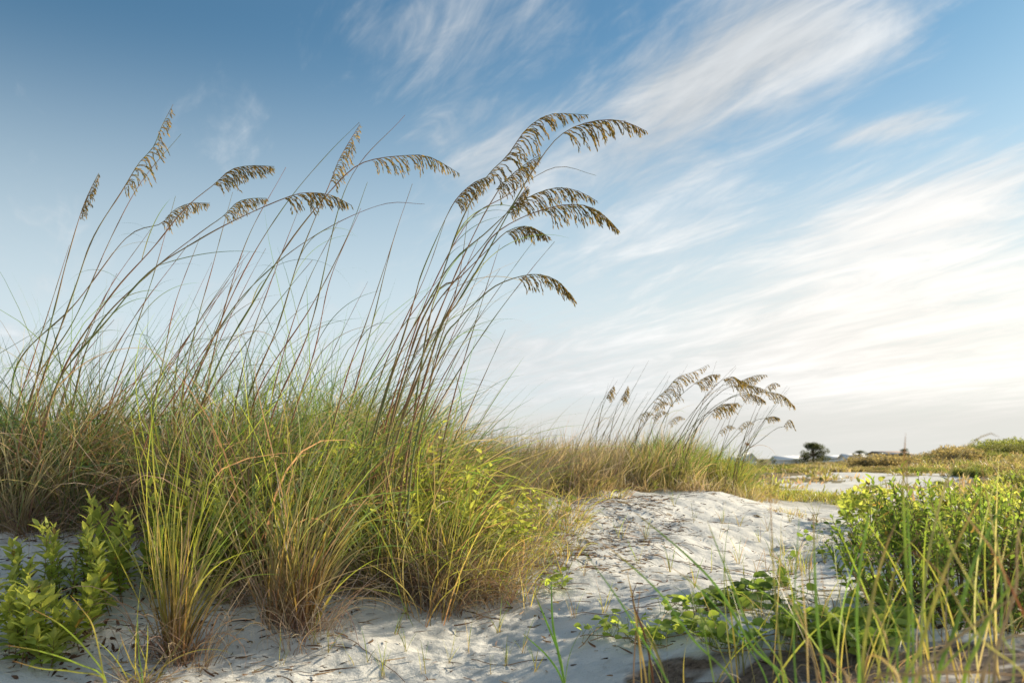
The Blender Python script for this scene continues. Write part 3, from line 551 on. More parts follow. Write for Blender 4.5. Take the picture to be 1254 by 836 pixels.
# ------------------------------------------------------------------ foreground blades close to the camera (each tuft a thing, each blade a part)
def fg(label, Y, blds):
    x0 = np.mean([at(b[0][0][0], 836, Y)[0] for b in blds]); root = np.array([x0, Y, float(H(x0, Y))]); e = empty('foreground_grass', root, label, 'grass tuft', 'tall blades close to the camera')
    for pts, w, c0, c1 in blds:
        dy = rng.uniform(-.05, .05); W = [at(x, y, Y+dy+.10*i/len(pts)) for i, (x, y) in enumerate(pts)]
        if pts[0][1] > 800:
            bx = W[0][0]*.6+x0*.4; W = [np.array([bx, Y+dy, float(H(bx, Y+dy))-.01])] + W
        sp = spline(W, 26); t = np.linspace(0, 1, 26); r = w*.37*(.35+.65*np.minimum(1, (1-t)*3.0))*np.minimum(1, .6+t*3); r[-1] = .0002
        c = np.array(c0)*(1-t[:,None])+np.array(c1)*t[:,None]; c = c*(1+.55*fbm(t*9+rng.random()*90, t*0+2.5, 3))[:,None]
        dry = np.clip((t-rng.uniform(.7, 1.05))*6, 0, 1)[:,None]; c = c*(1-dry)+np.array([.36,.26,.15])*dry; m = MB(); tube(m, sp, r*(1+.18*fbm(t*7+rng.random()*50, t*0, 2)), c, sides=6, flat=.22); m.build('blade', M_GRASS, e, origin=root)
gA, gB, yA, oA, dA, pA = (.17,.28,.07), (.23,.33,.10), (.31,.38,.10), (.40,.34,.16), (.36,.30,.23), (.48,.42,.30)
fg('long green blades sweeping up to the left across the sand from bottom centre right', 1.75, [
 ([(963,836),(922,792),(880,721),(837,676),(775,625)], .0068, gB, gA), ([(820,840),(781,772),(753,727),(710,668)], .0045, gA, gA), ([(900,838),(849,783),(809,727),(764,685),(733,661)], .0055, gB, gA),
 ([(955,836),(922,780),(894,710),(866,637)], .0045, gA, gB), ([(940,838),(900,770),(850,715),(815,690)], .0035, gA, gA), ([(875,838),(862,770),(848,720),(835,700)], .003, yA, gA), ([(965,838),(930,775),(890,740),(830,702)], .003, yA, yA)])
fg('short green tuft alone on the sand at the bottom centre', 2.5, [
 ([(691,836),(684,800),(677,764),(675,713)], .0095, gA, gA), ([(690,836),(686,805),(668,758),(650,716)], .008, gA, gA), ([(690,838),(672,805),(640,775)], .007, gA, gA), ([(692,838),(698,800),(712,770)], .003, yA, gA)])
fg('pale upright stalks with a brown withered tip beside the round leaves', 2.1, [
 ([(792,840),(782,780),(776,740),(768,700)], .006, oA, pA), ([(786,838),(780,760),(772,715)], .004, oA, oA), ([(800,838),(790,780),(775,735),(780,712)], .006, (.16,.09,.05), (.16,.09,.05)), ([(776,835),(779,770),(784,718)], .004, dA, (.2,.12,.07))])
fg('tall green blades rising straight above the sand right of centre', 1.5, [
 ([(1009,836),(1001,760),(998,700),(996,626)], .0065, gB, gB), ([(1052,836),(1049,760),(1052,700),(1062,640),(1069,596)], .0065, gB, gB), ([(975,836),(972,760),(975,690),(979,630)], .0035, gA, gB), ([(1002,838),(985,770),(960,720),(948,690)], .003, dA, pA),
 ([(960,836),(950,740),(945,650),(943,590)], .0035, yA, oA), ([(990,838),(988,780),(982,700),(986,670)], .003, pA, pA), ([(1030,836),(1020,780),(1010,730),(1005,690)], .003, yA, yA)])
fg('highest green blades crossing the horizon at right, one arching over', 1.4, [
 ([(1110,836),(1113,758),(1108,659),(1106,590),(1109,530)], .0058, gB, yA), ([(1118,836),(1117,740),(1112,640),(1110,560)], .0045, gB, gB), ([(1126,836),(1131,725),(1145,640),(1170,565),(1206,532),(1224,535)], .0050, gB, pA),
 ([(1057,836),(1068,735),(1085,670),(1097,640)], .0075, yA, oA), ([(1100,836),(1095,750),(1080,700),(1062,660)], .003, gA, gA), ([(1075,836),(1095,700),(1120,660),(1142,640)], .003, yA, oA), ([(1090,838),(1085,780),(1060,730),(1045,700)], .003, dA, pA)])
fg('thick yellow green and orange blades at the bottom right', 1.35, [
 ([(1105,850),(1125,797),(1150,720),(1167,675),(1204,600)], .0068, yA, oA), ([(1148,836),(1171,765),(1194,685),(1230,613)], .0085, gB, gB), ([(1180,840),(1197,790),(1217,745),(1262,690)], .0080, yA, yA), ([(1140,850),(1200,770),(1250,700),(1290,660)], .0045, yA, yA),
 ([(1215,840),(1225,780),(1225,700),(1205,640),(1195,570)], .0035, gA, gB), ([(1240,838),(1236,740),(1215,640),(1200,560)], .004, gA, pA), ([(1085,845),(1110,770),(1150,735),(1254,668)], .0035, yA, yA)])
fg('dry grey and tan blades curling over in the bottom right corner', 1.2, [
 ([(1217,850),(1222,790),(1244,720),(1246,660),(1262,620)], .0060, dA, dA), ([(1120,850),(1150,800),(1200,760),(1262,715)], .0055, oA, dA), ([(1200,850),(1215,800),(1240,778),(1275,782)], .0080, dA, dA), ([(1070,848),(1120,826),(1180,822),(1270,828)], .0050, oA, dA),
 ([(1045,850),(1025,815),(1010,802),(1000,800)], .0045, dA, pA), ([(1105,850),(1090,815),(1072,802),(1062,806),(1060,830)], .0050, pA, pA), ([(1150,850),(1140,810),(1150,790),(1170,785)], .004, dA, pA), ([(1265,850),(1200,780),(1150,700),(1115,674)], .0028, yA, pA), ([(1262,770),(1220,682),(1190,640),(1174,619)], .0028, (.4,.18,.1), pA), ([(1240,800),(1190,715),(1160,660),(1138,610)], .0028, yA, pA)])
fg('curved straw stems in the bottom left corner', 2.45, [
 ([(128,840),(115,770),(100,745),(86,728)], .007, yA, oA), ([(130,836),(110,800),(75,765),(38,744)], .007, yA, yA), ([(130,836),(95,812),(50,797),(6,789)], .006, yA, yA), ([(132,838),(90,822),(50,818),(14,808)], .006, oA, yA), ([(172,842),(160,810),(150,785),(147,774)], .006, yA, oA), ([(174,842),(170,800),(168,750)], .006, gB, gB), ([(150,842),(190,815),(200,800)], .005, oA, dA)])
# loop of a green and tan blade lying out over the sand from the big front tuft
fg('two long looping blades drooping onto the sand from the large front tuft', 3.55, [([(372,748),(400,728),(440,720),(485,728),(525,750)], .007, yA, oA), ([(376,750),(415,735),(450,732),(490,745),(520,765)], .006, oA, dA), ([(478,665),(482,700),(492,735),(510,775)], .005, gB, gA)])

def fgtuft(px, Y, k, h, P_, label, w=.0042):
    x = at(px, 836, Y)[0]; p = np.array([x, Y, float(H(x, Y))]); e = empty('foreground_grass', p, label, 'grass tuft', 'tall blades close to the camera')
    for nm, kk, hh, ww, pp, ln, bd in (('green_blades', k, h, w, P_, .28, .45), ('dry_blades', int(k*.35), h*.5, w*.7, pal(tan=5, grey=4, gold=2, rust=1), .6, 1.6)):
        m = MB(); tussocks(m, [p[:2]], kk, hh, 1, ln, bd, ww, pp, wind=.1, rad=.10, K=14, tiltv=.05, hs=.16); m.build(nm, M_GRASS, e, origin=p)
fgtuft(1150, 1.75, 14, .40, pal(yelg=5, green=4, tan=1), 'fine yellow green grass among the thick bottom right blades')
fgtuft(1235, 1.9, 16, .42, pal(yelg=5, green=3, gold=2), 'fine grass tuft in the bottom right corner before the bush')
fgtuft(1040, 2.0, 10, .36, pal(yelg=4, green=4, tan=2), 'fine grass tuft at the foot of the straight tall blades')
fgtuft(930, 2.2, 9, .34, pal(yelg=4, green=4, gold=2), 'fine grass tuft amid the round leaves at bottom centre right')
fgtuft(840, 2.3, 8, .26, pal(yelg=3, green=3, gold=3), 'thin golden green tuft at the left end of the round leaved cluster')
# ------------------------------------------------------------------ litter, rhizomes, sprouts on the sand
mb = MB(); zones = [(MASS, 1500), (RIGHT, 2200), (MID, 700), ([(-.6,3.0),(.9,2.8),(2.0,4.6),(2.6,7.5),(1.6,7.9),(.3,5.4),(.1,4.2),(-.9,3.6)], 1100), ([(-3,3.0),(-.6,3.0),(-.6,4.2),(-1.4,4.2),(-2.4,4.3),(-3,4.2)], 1500), ([(.1,4.3),(.6,4.3),(1.2,6.0),(1.2,7.4),(.4,6.8)], 1300)]
for P_, k in zones:
    q = scatter(P_, k); z = H(q[:,0], q[:,1])+.004; az = rng.uniform(0, 6.28, k)
    c0, c1 = pick([(4,(.10,.06,.04),(.14,.09,.06)),(3,(.30,.21,.13),(.34,.25,.17)),(2,(.05,.035,.025),(.09,.06,.05))], k)
    blades(mb, np.c_[q, z], rng.gamma(2, .022, k), az, rng.uniform(1.35, 1.6, k), rng.normal(0, .12, k), rng.uniform(.003, .008, k), c0, c1, K=4, daz=rng.normal(0, .9, k))
tag(mb.build('plant_litter', M_DEAD), 'dead leaves, stalks and bits of debris scattered on the sand', 'plant litter', kind='stuff')
mb = MB()
for i in range(60):
    if i < 48: x, y = rng.uniform(.15, 1.0), rng.uniform(4.6, 7.2)
    else: x, y = rng.uniform(-1.6, 1.6), rng.uniform(3.2, 4.4)
    a = rng.uniform(-1.1, .1); ln = rng.uniform(.12, .5); t = np.linspace(0, 1, 14); cv = rng.normal(0, .8)
    xx = x+np.cumsum(np.cos(a+cv*t))*ln/14; yy = y+np.cumsum(np.sin(a+cv*t))*ln/14
    tube(mb, np.c_[xx, yy, H(xx, yy)+.003+.004*np.sin(t*9)], .0015, np.array([.20,.14,.10])*rng.uniform(.6, 1.5), sides=4)
tag(mb.build('creeping_roots', M_DEAD), 'dark bare runners and roots lying across the sand slope', 'roots', kind='stuff')
sp_px = [(385,790),(400,800),(432,815),(455,812),(486,778),(500,800),(520,825),(550,812),(575,800),(598,826),(470,830),(640,800),(620,815),(740,750),(715,705),(760,660),(850,640),(880,660),(930,665),(960,680),(905,645),(825,620),(780,690),(968,640),(1000,640),(940,700),(345,815),(700,760),(610,775),(655,822),(1010,690),(965,722),(905,690),(925,705),(945,680),(975,690),(990,720),(870,700),(850,720),(915,730),(1020,675),(1000,665),(940,650),(885,640),(820,700),(790,660)]
for i, (px, py) in enumerate(sp_px):
    p = ground(px, py); m = MB(); k = int(rng.integers(3, 9)); c0, c1 = pick(pal(yelg=5, green=3, rust=1, tan=1), k); a = rng.uniform(0, 6.28, k)
    blades(m, np.repeat(p[None], k, 0)+np.c_[rng.normal(0, .006, (k,2)), np.zeros(k)], rng.uniform(.04, .11, k)*(1+.12*p[1]), a, rng.uniform(.1, .5, k), rng.uniform(0, .6, k), .0032, c0, c1, K=6)
    tag(m.build('grass_sprout', M_GRASS, origin=p), 'tiny green sprout of grass standing on open sand', 'grass sprout', 'tiny sprouts dotted over the open sand')

rng = np.random.default_rng(23)
# ------------------------------------------------------------------ background: shrubs, trees, houses
def crown_mesh(name, lobes, nleaf, size, cols, mat=M_LEAF):
    """leaf-sized faces spread through the lobes' volumes, denser near their surfaces"""
    m = MB(); vol = np.array([l[3]*l[4]*l[5] for l in lobes])**.75; n_ = (nleaf*vol/vol.sum()).astype(int)+1
    for (cx, cy, cz, rx, ry, rz), k, in zip(lobes, n_):
        d = nrm(rng.normal(0, 1, (k,3))); r = rng.random(k)**.35; q = d*r[:,None]*(1+.25*fbm(d[:,0]*2.5+cx*3, d[:,1]*2.5+d[:,2]*2+cz, 2))[:,None]
        pos = q*[rx,ry,rz]+[cx,cy,cz]; c = np.array(cols)[rng.integers(0, len(cols), k)]*rng.uniform(.6, 1.4, (k,1))
        leaves(m, pos, nrm(d+rng.normal(0, .8, (k,3))), nrm(rng.normal(0, 1, (k,3))+[0,0,.5]), size*rng.uniform(.6, 1.3, k), size*.6*rng.uniform(.6, 1.2, k), c, small=True)
    return m
def copy_tree(o, parent=None):
    c = o.copy(); COL.objects.link(c); c.parent = parent
    for ch in o.children: copy_tree(ch, c)
    return c
def make_shrub(label, cols, size, n_, group):
    e = empty('far_shrub', (0,0,0), label, 'shrub', group); L = [(rng.normal(0, .35), rng.normal(0, .35), rng.uniform(.15, .45), rng.uniform(.25, .5), rng.uniform(.25, .5), rng.uniform(.2, .4)) for i in range(9)]
    crown_mesh('c', L, n_, size, cols).build('foliage', M_LEAF, e); m = MB()
    for l in L[:6]: tube(m, np.array([[l[0]*.2, l[1]*.2, -.1], [l[0]*.6, l[1]*.6, l[2]*.5], [l[0], l[1], l[2]]]), .012, (.14,.10,.07), sides=4)
    m.build('stems', M_STEM, e); return e
SH = {'light': ('light yellow green low shrub on the far dunes', [(.17,.20,.07),(.22,.24,.08),(.14,.17,.06)], 'light green shrubs dotted over the far dunes'),
      'dark': ('dark olive low shrub on the far dunes', [(.11,.12,.05),(.13,.13,.06),(.09,.10,.045)], 'dark shrubs dotted over the far dunes'),
      'brown': ('brown dry low shrub on the far dunes', [(.24,.19,.12),(.28,.23,.14),(.18,.16,.09)], 'dry brown shrubs dotted over the far dunes')}
protos = {k: [make_shrub(v[0], v[1], .075, 2600, v[2]) for _ in range(2)] for k, v in SH.items()}
fresh = {k: list(v) for k, v in protos.items()}
def put(kind, x, y, s, sz=1.0):
    o = fresh[kind].pop() if fresh[kind] else copy_tree(protos[kind][int(rng.integers(2))])
    o.location = (x, y, float(H(x, y))-.05*s); o.rotation_euler = (0, 0, rng.uniform(0, 6.28)); o.scale = (s, s, s*sz)
def row(kind, n_, px0, px1, Y0, Y1, s0, s1, sz=.8):
    for i in range(n_):
        Y = rng.uniform(Y0, Y1); X = (rng.uniform(px0, px1)-627)/F*Y; put(kind, X, Y, rng.uniform(s0, s1), sz*rng.uniform(.7, 1.2))
row('light', 5, 1115, 1150, 27, 30, .35, .55); row('light', 12, 1150, 1285, 24, 29, .35, .62, .6); row('light', 10, 1170, 1290, 33, 42, .5, .9, .7); row('light', 9, 950, 1150, 13, 27, .12, .24, .7); row('dark', 6, 1000, 1140, 24, 28, .2, .4, .6); row('brown', 8, 950, 1150, 23, 28, .2, .38, .6)
row('brown', 8, 1040, 1130, 30, 38, .4, .8, .6); row('light', 12, 1150, 1300, 15, 23, .3, .55, .8); row('dark', 7, 1130, 1300, 24, 60, .6, 1.4, .7); row('brown', 8, 1150, 1300, 20, 34, .4, .8, .6); row('brown', 12, 900, 1060, 34, 44, .4, .6, .5); row('dark', 12, 890, 1010, 40, 52, .5, .8, .5)
row('brown', 14, 1060, 1180, 44, 60, 1.3, 2.0, .7); row('light', 10, 1120, 1290, 48, 62, .9, 1.5, .7); row('dark', 8, 1190, 1290, 60, 72, 1.2, 1.9, .6)
row('dark', 22, 1140, 1300, 78, 92, 1.4, 2.3, .6); row('brown', 12, 1120, 1300, 74, 90, 1.2, 2.0, .6); row('light', 7, 1200, 1290, 66, 76, 1.8, 2.4, .7); row('dark', 9, 900, 1110, 75, 95, .8, 1.2, .5); row('brown', 8, 960, 1120, 62, 76, .9, 1.3, .45)
row('brown', 6, 1150, 1280, 30, 46, .9, 1.5, .5); row('light', 4, 925, 1000, 30, 36, .5, .8, .5)
mb = MB(); q = np.c_[rng.uniform(.22, .62, 1100), np.r_[rng.uniform(28, 75, 700), rng.uniform(11, 30, 400)]]; q[:,0] *= q[:,1]
q = q[(farsand(q[:,0], q[:,1]) < .5) | (rng.random(len(q)) < .10)]
tussocks(mb, q, 14, np.where(q[:,1] < 28, .13, np.where(q[:,0]/q[:,1] < .45, .20, .4)), 1, .35, .9, .03, pal(tan=4, gold=3, olive=5, grey=2, yelg=2), wind=.15, K=4, rad=.35)
q = np.c_[rng.uniform(.20, .40, 160), rng.uniform(9.6, 11.5, 160)]; q[:,0] *= q[:,1]
tussocks(mb, q, 26, .085, 1, .35, .9, .008, pal(yelg=5, gold=3, olive=3), wind=.15, K=4, rad=.12)
tag(mb.build('far_dune_grass', M_GRASS), 'dry olive and tan grass covering the far dunes', 'grass', kind='stuff')

def tree(px, Y, top_py, w_px, label, flat=.36, lean=0, n_=5000, trunkh=.45, name='pine_tree', group=None, cols=((.045,.06,.025),(.07,.08,.035),(.055,.065,.03))):
    x = at(px, 560, Y)[0]; z0 = float(H(x, Y)); zt = at(px, top_py, Y)[2]; h = max(zt-z0, .8); w = w_px/F*Y/2; e = empty(name, (x, Y, z0), label, 'tree', group); L = []
    for i in range(22):
        a = i*2.4+rng.normal(0, .3); q_ = ((i+.5)/22)**.6; r = w*.80*q_; drop = rng.random()**.8 if i > 8 else rng.random()*.25
        L.append((r*math.cos(a), r*math.sin(a)*.8, h*(1-flat*.10)-q_**2*h*flat*.35-drop*h*flat*.62, w*rng.uniform(.24, .36), w*.28, h*flat*rng.uniform(.11, .18)))
    crown_mesh('c', L, n_, h*.04, cols).build('crown', M_LEAF, e); m = MB()
    tube(m, np.array([[0,0,-.3],[lean*.2,0,h*.3],[lean*.1,0,h*.55],[0,0,h*.85]]), np.array([.055,.045,.035,.015])*h, (.13,.09,.06), sides=7)
    for l in L: tube(m, np.array([[0,0,h*trunkh],[l[0]*.5, l[1]*.5, h*trunkh+(l[2]-h*trunkh)*.6],[l[0], l[1], l[2]]]), np.array([.02,.012,.005])*h, (.13,.09,.06), sides=5)
    m.build('trunk', M_STEM, e); return e
tree(996, 112, 541.5, 40, 'flat topped wind shaped pine, the biggest tree on the horizon', flat=.85, n_=9000)
tree(1053, 115, 551, 20, 'small flat dark tree on the horizon right of the biggest pine', flat=.5, n_=2500)
tree(1108, 100, 548.5, 15, 'small dark tree on the horizon just left of the far right dunes', flat=.6, n_=2500)
tree(933, 100, 563, 13, 'round dark little tree between the two left houses', flat=.8, n_=1800, name='round_tree')
tree(975, 90, 566, 22, 'low dark tree below and left of the biggest pine', flat=.8, n_=2200, name='round_tree')
tree(948, 105, 562, 12, 'little dark tree on the left end of the middle house', flat=.8, n_=1500, name='round_tree')
tree(1246, 95, 543, 18, 'rounded dark tree at the right edge atop the far dune', flat=.8, n_=3000, name='round_tree')

W_WALL = plain_mat('painted_wall_material', (.70,.75,.78), .7, .08, 2); W_ROOF = plain_mat('shingle_roof_material', (.80,.81,.80), .8, .12, 6)
W_GLASS = plain_mat('window_glass_material', (.04,.05,.06), .1, .1, 1); W_TRIM = plain_mat('white_trim_material', (.78,.78,.76), .6, .05, 2); W_RED = plain_mat('red_cloth_material', (.5,.05,.05), .8, .1, 4); W_BROOF = plain_mat('brown_roof_material', (.24,.17,.13), .8, .2, 6)
def box(mb, x0, x1, y0, y1, z0, z1):
    v = [(x0,y0,z0),(x1,y0,z0),(x1,y1,z0),(x0,y1,z0),(x0,y0,z1),(x1,y0,z1),(x1,y1,z1),(x0,y1,z1)]
    mb.add(v, [(0,3,2,1),(4,5,6,7),(0,1,5,4),(1,2,6,5),(2,3,7,6),(3,0,4,7)], (1,1,1))
def house(px, Y, w, d, wall_top, ridge, label, windows, gable_x=True, deck=False, roofm=W_ROOF, dorm=False):
    x = at(px, 560, Y)[0]; z0 = float(H(x, Y)); e = empty('beach_house', (x, Y, z0), label, 'house', 'beach houses on the horizon'); ht, hr = wall_top-z0+.5, ridge-z0+.25
    m = MB(); box(m, -w/2, w/2, -d/2, d/2, -.5, ht)
    if gable_x: m.add([(-w/2,-d/2,ht),(w/2,-d/2,ht),(0,-d/2,hr-.1),(0,-d/2,hr-.1)], [(0,1,2,3)], (1,1,1))
    m.build('wall', W_WALL, e); m = MB(); o = .35; t = .18
    if gable_x:
        for s in (-1, 1): m.add([(0,-d/2-o,hr),(s*(w/2+o),-d/2-o,ht-.2),(s*(w/2+o),d/2+o,ht-.2),(0,d/2+o,hr),(0,-d/2-o,hr-t),(s*(w/2+o),-d/2-o,ht-.2-t),(s*(w/2+o),d/2+o,ht-.2-t),(0,d/2+o,hr-t)], [(0,1,2,3),(7,6,5,4),(0,4,5,1),(1,5,6,2),(2,6,7,3),(3,7,4,0)], (1,1,1))
    else:
        for s in (-1, 1): m.add([(-w/2-o,0,hr),(-w/2-o,s*(d/2+o),ht-.2),(w/2+o,s*(d/2+o),ht-.2),(w/2+o,0,hr),(-w/2-o,0,hr-t),(-w/2-o,s*(d/2+o),ht-.2-t),(w/2+o,s*(d/2+o),ht-.2-t),(w/2+o,0,hr-t)], [(0,1,2,3),(7,6,5,4),(0,4,5,1),(1,5,6,2),(2,6,7,3),(3,7,4,0)], (1,1,1))
    rf = m.build('roof', roofm, e)
    for (wx, wz) in windows:
        fm = MB(); box(fm, wx-.5, wx+.5, -d/2-.06, -d/2-.004, wz-.6, wz+.6); f_ = fm.build('window', W_TRIM, e)
        gm = MB(); box(gm, wx-.38, wx+.38, -d/2-.09, -d/2-.063, wz-.48, wz+.48); gm.build('pane', W_GLASS, f_)
    if deck:
        m = MB(); box(m, -w/2, w/2, -d/2-2, -d/2-.1, ht-2.4, ht-2.25)
        for k in range(7): xx = -w/2+.1+k*(w-.2)/6; box(m, xx-.06, xx+.06, -d/2-1.98, -d/2-1.86, -.4, ht-1.35)
        box(m, -w/2, w/2, -d/2-1.96, -d/2-1.88, ht-1.4, ht-1.32); m.build('deck', W_TRIM, e)
    return e
HY = 170
zz = lambda py, Y=HY: at(900, py, Y)[2]
house(906, HY+4, 3.4, 5, zz(566), zz(560.5), 'long roofed pale blue house half hidden by the farther dune grass', [(0,zz(567)-.2)], gable_x=False)
house(916.5, HY, 1.9, 4, zz(565), zz(555.5), 'narrow white house with pointed gable beside the flagpole', [(0,zz(566))])
house(966, HY+6, 5.6, 5, zz(564.5), zz(559.5), 'wide pale blue house left of the biggest pine', [(-1.8,zz(567)),(0,zz(567)),(1.8,zz(567))], gable_x=False)
house(1044, HY, 3.6, 4, zz(562), zz(557), 'pale house with white posted deck right of the biggest pine', [(-1,zz(564)),(1,zz(564))], gable_x=False, deck=True)
house(1089, HY-20, 5.0, 5, zz(558), zz(554.5), 'low brown roofed house behind the brown dune grass', [(-1.2,zz(560)),(1.2,zz(560))], gable_x=False, roofm=W_BROOF)
house(1020, HY+10, 2.8, 4, zz(562.5), zz(559), 'small grey blue house close behind the right side of the biggest pine', [(0,zz(564))], gable_x=False)
x = at(913.5, 560, 160)[0]; z0 = float(H(x, 160)); e = empty('flagpole', (x, 160, z0), 'thin flagpole with a small red flag beside the pointed gable', 'flagpole')
m = MB(); zt = at(913.5, 541, 160)[2]-z0; tube(m, np.array([[0,0,-.2],[0,0,zt/2],[0,0,zt]]), .06, (.6,.6,.6), sides=6); m.build('pole', W_TRIM, e)
m = MB(); v = []
for i in range(7):
    for dz in (0, -.45): v.append((.08+i*.11, .06*math.sin(i*1.3), zt-.1+dz-.02*i))
m.add(v, strip_faces(1, 7, 2), (1,1,1)); m.build('flag', W_RED, e)
p = at(1155, 560, 70); z0 = float(H(p[0], 70)); e = empty('marker_post', (p[0], 70, z0), 'lone teal grey post standing in the far scrub', 'post'); zt = at(1155, 550, 70)[2]-z0
m = MB(); box(m, -.06, .06, -.06, .06, -.3, zt); box(m, -.09, .09, -.09, .09, zt+.002, zt+.06); m.build('post', plain_mat('weathered_post_material', (.32,.40,.42), .8, .2, 8), e)

# ------------------------------------------------------------------ light and sky
SUN_AZ, SUN_EL = R(56), R(19)      # azimuth clockwise from +Y (towards +X)
sd = Vector((math.sin(SUN_AZ)*math.cos(SUN_EL), math.cos(SUN_AZ)*math.cos(SUN_EL), math.sin(SUN_EL)))
sl = bpy.data.lights.new('sun', 'SUN'); sl.energy = 4.9; sl.color = (1, .86, .66); sl.angle = R(2.5)
so = bpy.data.objects.new('sun', sl); COL.objects.link(so); so.rotation_euler = sd.to_track_quat('Z', 'Y').to_euler()
Wd = bpy.data.worlds.new('World'); S.world = Wd; Wd.use_nodes = True; T = Wd.node_tree; T.nodes.clear(); N = T.nodes; Lk = T.links
def val(s, i):
    return s
def MA(op, a, b=None, c=None, clamp=False):
    q = N.new('ShaderNodeMath'); q.operation = op; q.use_clamp = clamp
    for i, s in enumerate((a, b, c)):
        if s is None: continue
        if isinstance(s, (int, float)): q.inputs[i].default_value = s
        else: Lk.new(s, q.inputs[i])
    return q.outputs[0]
def MC(f, a, b):
    q = N.new('ShaderNodeMix'); q.data_type = 'RGBA'
    for i, s in ((0, f), (6, a), (7, b)):
        if isinstance(s, (int, float)): q.inputs[i].default_value = s
        elif isinstance(s, tuple): q.inputs[i].default_value = (*s, 1)
        else: Lk.new(s, q.inputs[i])
    return q.outputs[2]
def SM(x, a, b):
    q = N.new('ShaderNodeMapRange'); q.interpolation_type = 'SMOOTHSTEP'; q.clamp = True
    Lk.new(x, q.inputs[0]); q.inputs[1].default_value = a; q.inputs[2].default_value = b; return q.outputs[0]
tc = N.new('ShaderNodeTexCoord'); sp = N.new('ShaderNodeSeparateXYZ'); Lk.new(tc.outputs['Generated'], sp.inputs[0])
dx, dy, dz = sp.outputs
az = MA('MULTIPLY', MA('ARCTAN2', dx, dy), 57.2958); el = MA('MULTIPLY', MA('ARCSINE', dz), 57.2958)
def azel(px, py): d = ray(px, py); d = d/np.linalg.norm(d); return math.degrees(math.atan2(d[0], d[1])), math.degrees(math.asin(d[2]))
def G(p0, p1, width, ext=1.0, sx=None):
    """soft elongated mask between two sky directions (given where they are seen)"""
    a0, e0 = azel(*p0); a1, e1 = azel(*p1); ca, ce = (a0+a1)/2, (e0+e1)/2; ln = math.hypot(a1-a0, e1-e0)/2*ext; r = math.atan2(e1-e0, a1-a0)
    u = MA('SUBTRACT', az, ca); v = MA('SUBTRACT', el, ce)
    a = MA('ADD', MA('MULTIPLY', u, math.cos(r)/ln), MA('MULTIPLY', v, math.sin(r)/ln)); b = MA('ADD', MA('MULTIPLY', u, -math.sin(r)/width), MA('MULTIPLY', v, math.cos(r)/width))
    return MA('EXPONENT', MA('MULTIPLY', MA('ADD', MA('POWER', MA('ABSOLUTE', a), 2.6), MA('MULTIPLY', b, b)), -1.0))
# cloud layer: horizontal plane seen from below, streaks run along one azimuth
den = MA('ADD', MA('MAXIMUM', dz, 0.0), 0.10); pxx = MA('DIVIDE', dx, den); pyy = MA('DIVIDE', dy, den); va = R(-27)
al = MA('ADD', MA('MULTIPLY', pxx, math.sin(va)), MA('MULTIPLY', pyy, math.cos(va))); ac = MA('SUBTRACT', MA('MULTIPLY', pxx, math.cos(va)), MA('MULTIPLY', pyy, math.sin(va)))
def nz(sa, sc, off, detail=7, rough=.6, dist=.4):
    cb = N.new('ShaderNodeCombineXYZ'); Lk.new(MA('MULTIPLY', al, sa), cb.inputs[0]); Lk.new(MA('MULTIPLY', ac, sc), cb.inputs[1]); cb.inputs[2].default_value = off
    q = N.new('ShaderNodeTexNoise'); q.inputs['Scale'].default_value = 1; q.inputs['Detail'].default_value = detail; q.inputs['Roughness'].default_value = rough; q.inputs['Distortion'].default_value = dist; Lk.new(cb.outputs[0], q.inputs['Vector']); return q.outputs[0]
n1 = nz(.55, 2.0, 0, 8, .58, .7); n2 = nz(1.5, 4.2, 4, 8, .62, 1.2); n3 = nz(.35, 1.0, 9, 5, .55, .5)
n4 = nz(3.2, 11.0, 14, 7, .6, 1.5)
nn = MA('ADD', MA('MULTIPLY', MA('ADD', MA('MULTIPLY', n1, .5), MA('MULTIPLY', n2, .5)), .78), MA('MULTIPLY', n4, .22))
def ADD(*a):
    r = a[0]
    for x in a[1:]: r = MA('ADD', r, x)
    return r
def SC(m, k): return MA('MULTIPLY', m, k)
wisp = ADD(SC(G((480,250),(900,60),7.0,1.2), .22), SC(G((740,180),(1020,-40),3.9,1.25), .95), SC(G((700,-10),(420,40),3.4,1.4), .55), SC(G((540,110),(640,240),4.0,1.2), .42), SC(G((800,190),(1100,20),6.0,1.3), .25), SC(G((1020,172),(1170,140),.8,1.2), .85), SC(G((960,90),(1160,10),2.0,1.2), .45),
           SC(G((720,330),(900,280),2.5,1.4), .35), SC(G((150,300),(60,480),6,1.2), .15), SC(G((480,410),(680,430),2.4,1.5), .55), SC(G((250,360),(330,390),2.0,1.4), .35))
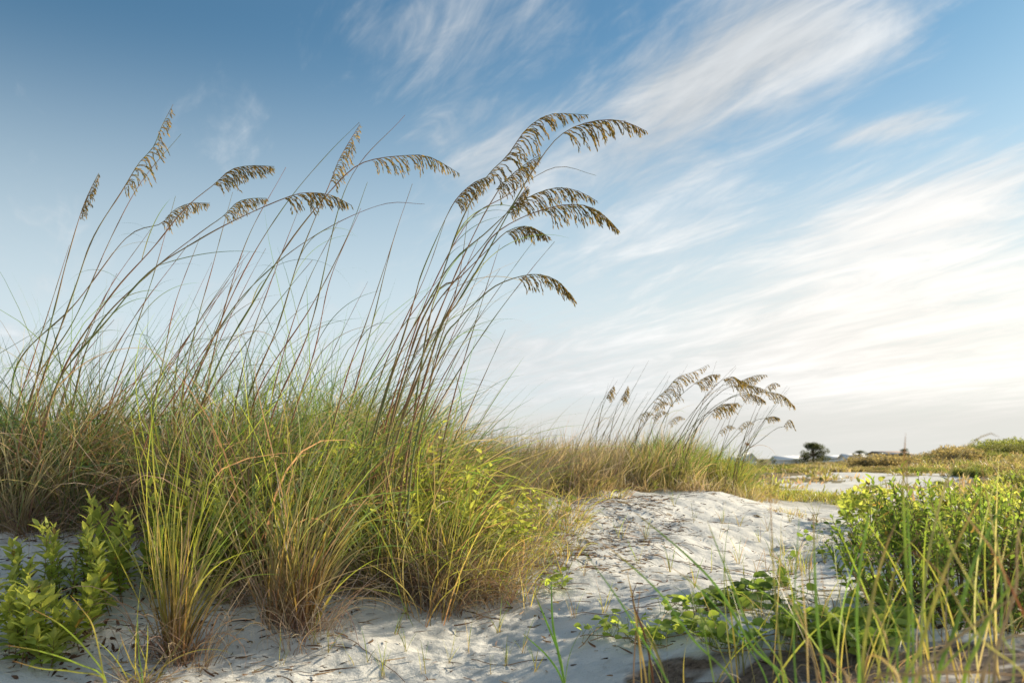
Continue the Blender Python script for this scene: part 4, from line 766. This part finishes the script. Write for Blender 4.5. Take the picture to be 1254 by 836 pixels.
mass = ADD(SC(G((880,420),(1330,270),5.5,1.2), .85), SC(G((980,300),(1300,190),2.2,1.1), .6), SC(G((700,470),(1400,420),4.0,1.3), .45))
cov = ADD(wisp, mass)
low = SM(el, 13.0, 1.0)
back_fill = SM(dy, .25, -.45)   # unseen bright cloud veil, added behind the camera as fill for the shaded sides
cov = ADD(cov, SC(low, .55), SC(back_fill, .72))
dens = SM(ADD(cov, SC(MA('SUBTRACT', nn, .5), 3.8)), .12, 1.3)
sky = N.new('ShaderNodeTexSky'); sky.sky_type = 'NISHITA'; sky.sun_disc = False; sky.sun_elevation = SUN_EL; sky.sun_rotation = SUN_AZ; sky.air_density = 1.2; sky.dust_density = 0.5; sky.ozone_density = 2.0
tint = N.new('ShaderNodeVectorMath'); tint.operation = 'MULTIPLY'; Lk.new(sky.outputs[0], tint.inputs[0]); tint.inputs[1].default_value = (.30, .44, .485)
a_s, e_s = azel(1235, 400)
du = MA('SUBTRACT', az, a_s); dv = MA('SUBTRACT', el, e_s)
glow = MA('EXPONENT', SC(MA('ADD', MA('MULTIPLY', du, SC(du, 1/22**2)), MA('MULTIPLY', dv, SC(dv, 1/11**2))), -1.0))
bright = ADD(SC(glow, 1.5), SC(back_fill, .5), 3.1, SC(MA('SUBTRACT', n1, .5), 2.4), SC(MA('SUBTRACT', n2, .5), 2.0))
base_c = N.new('ShaderNodeVectorMath'); base_c.operation = 'SCALE'; Lk.new(MC(glow, (.93,.97,1.0), (1.05,1.0,.93)), base_c.inputs[0]); Lk.new(bright, base_c.inputs['Scale'])
grey = SM(el, 4.2, 1.8)
cl = MC(SC(grey, .30), base_c.outputs[0], (3.3,3.3,3.1))
hz = MC(glow, (3.15,3.58,3.82), (4.0,3.95,3.7))
skyc = MC(SC(SM(el, 27.0, 3.0), .92), tint.outputs[0], hz)
final = MC(SC(grey, .7), MC(SC(dens, .93), skyc, cl), (3.2,3.15,2.95))
bg = N.new('ShaderNodeBackground'); bg.inputs['Strength'].default_value = 0.12; Lk.new(final, bg.inputs[0]); ow = N.new('ShaderNodeOutputWorld'); Lk.new(bg.outputs[0], ow.inputs[0])
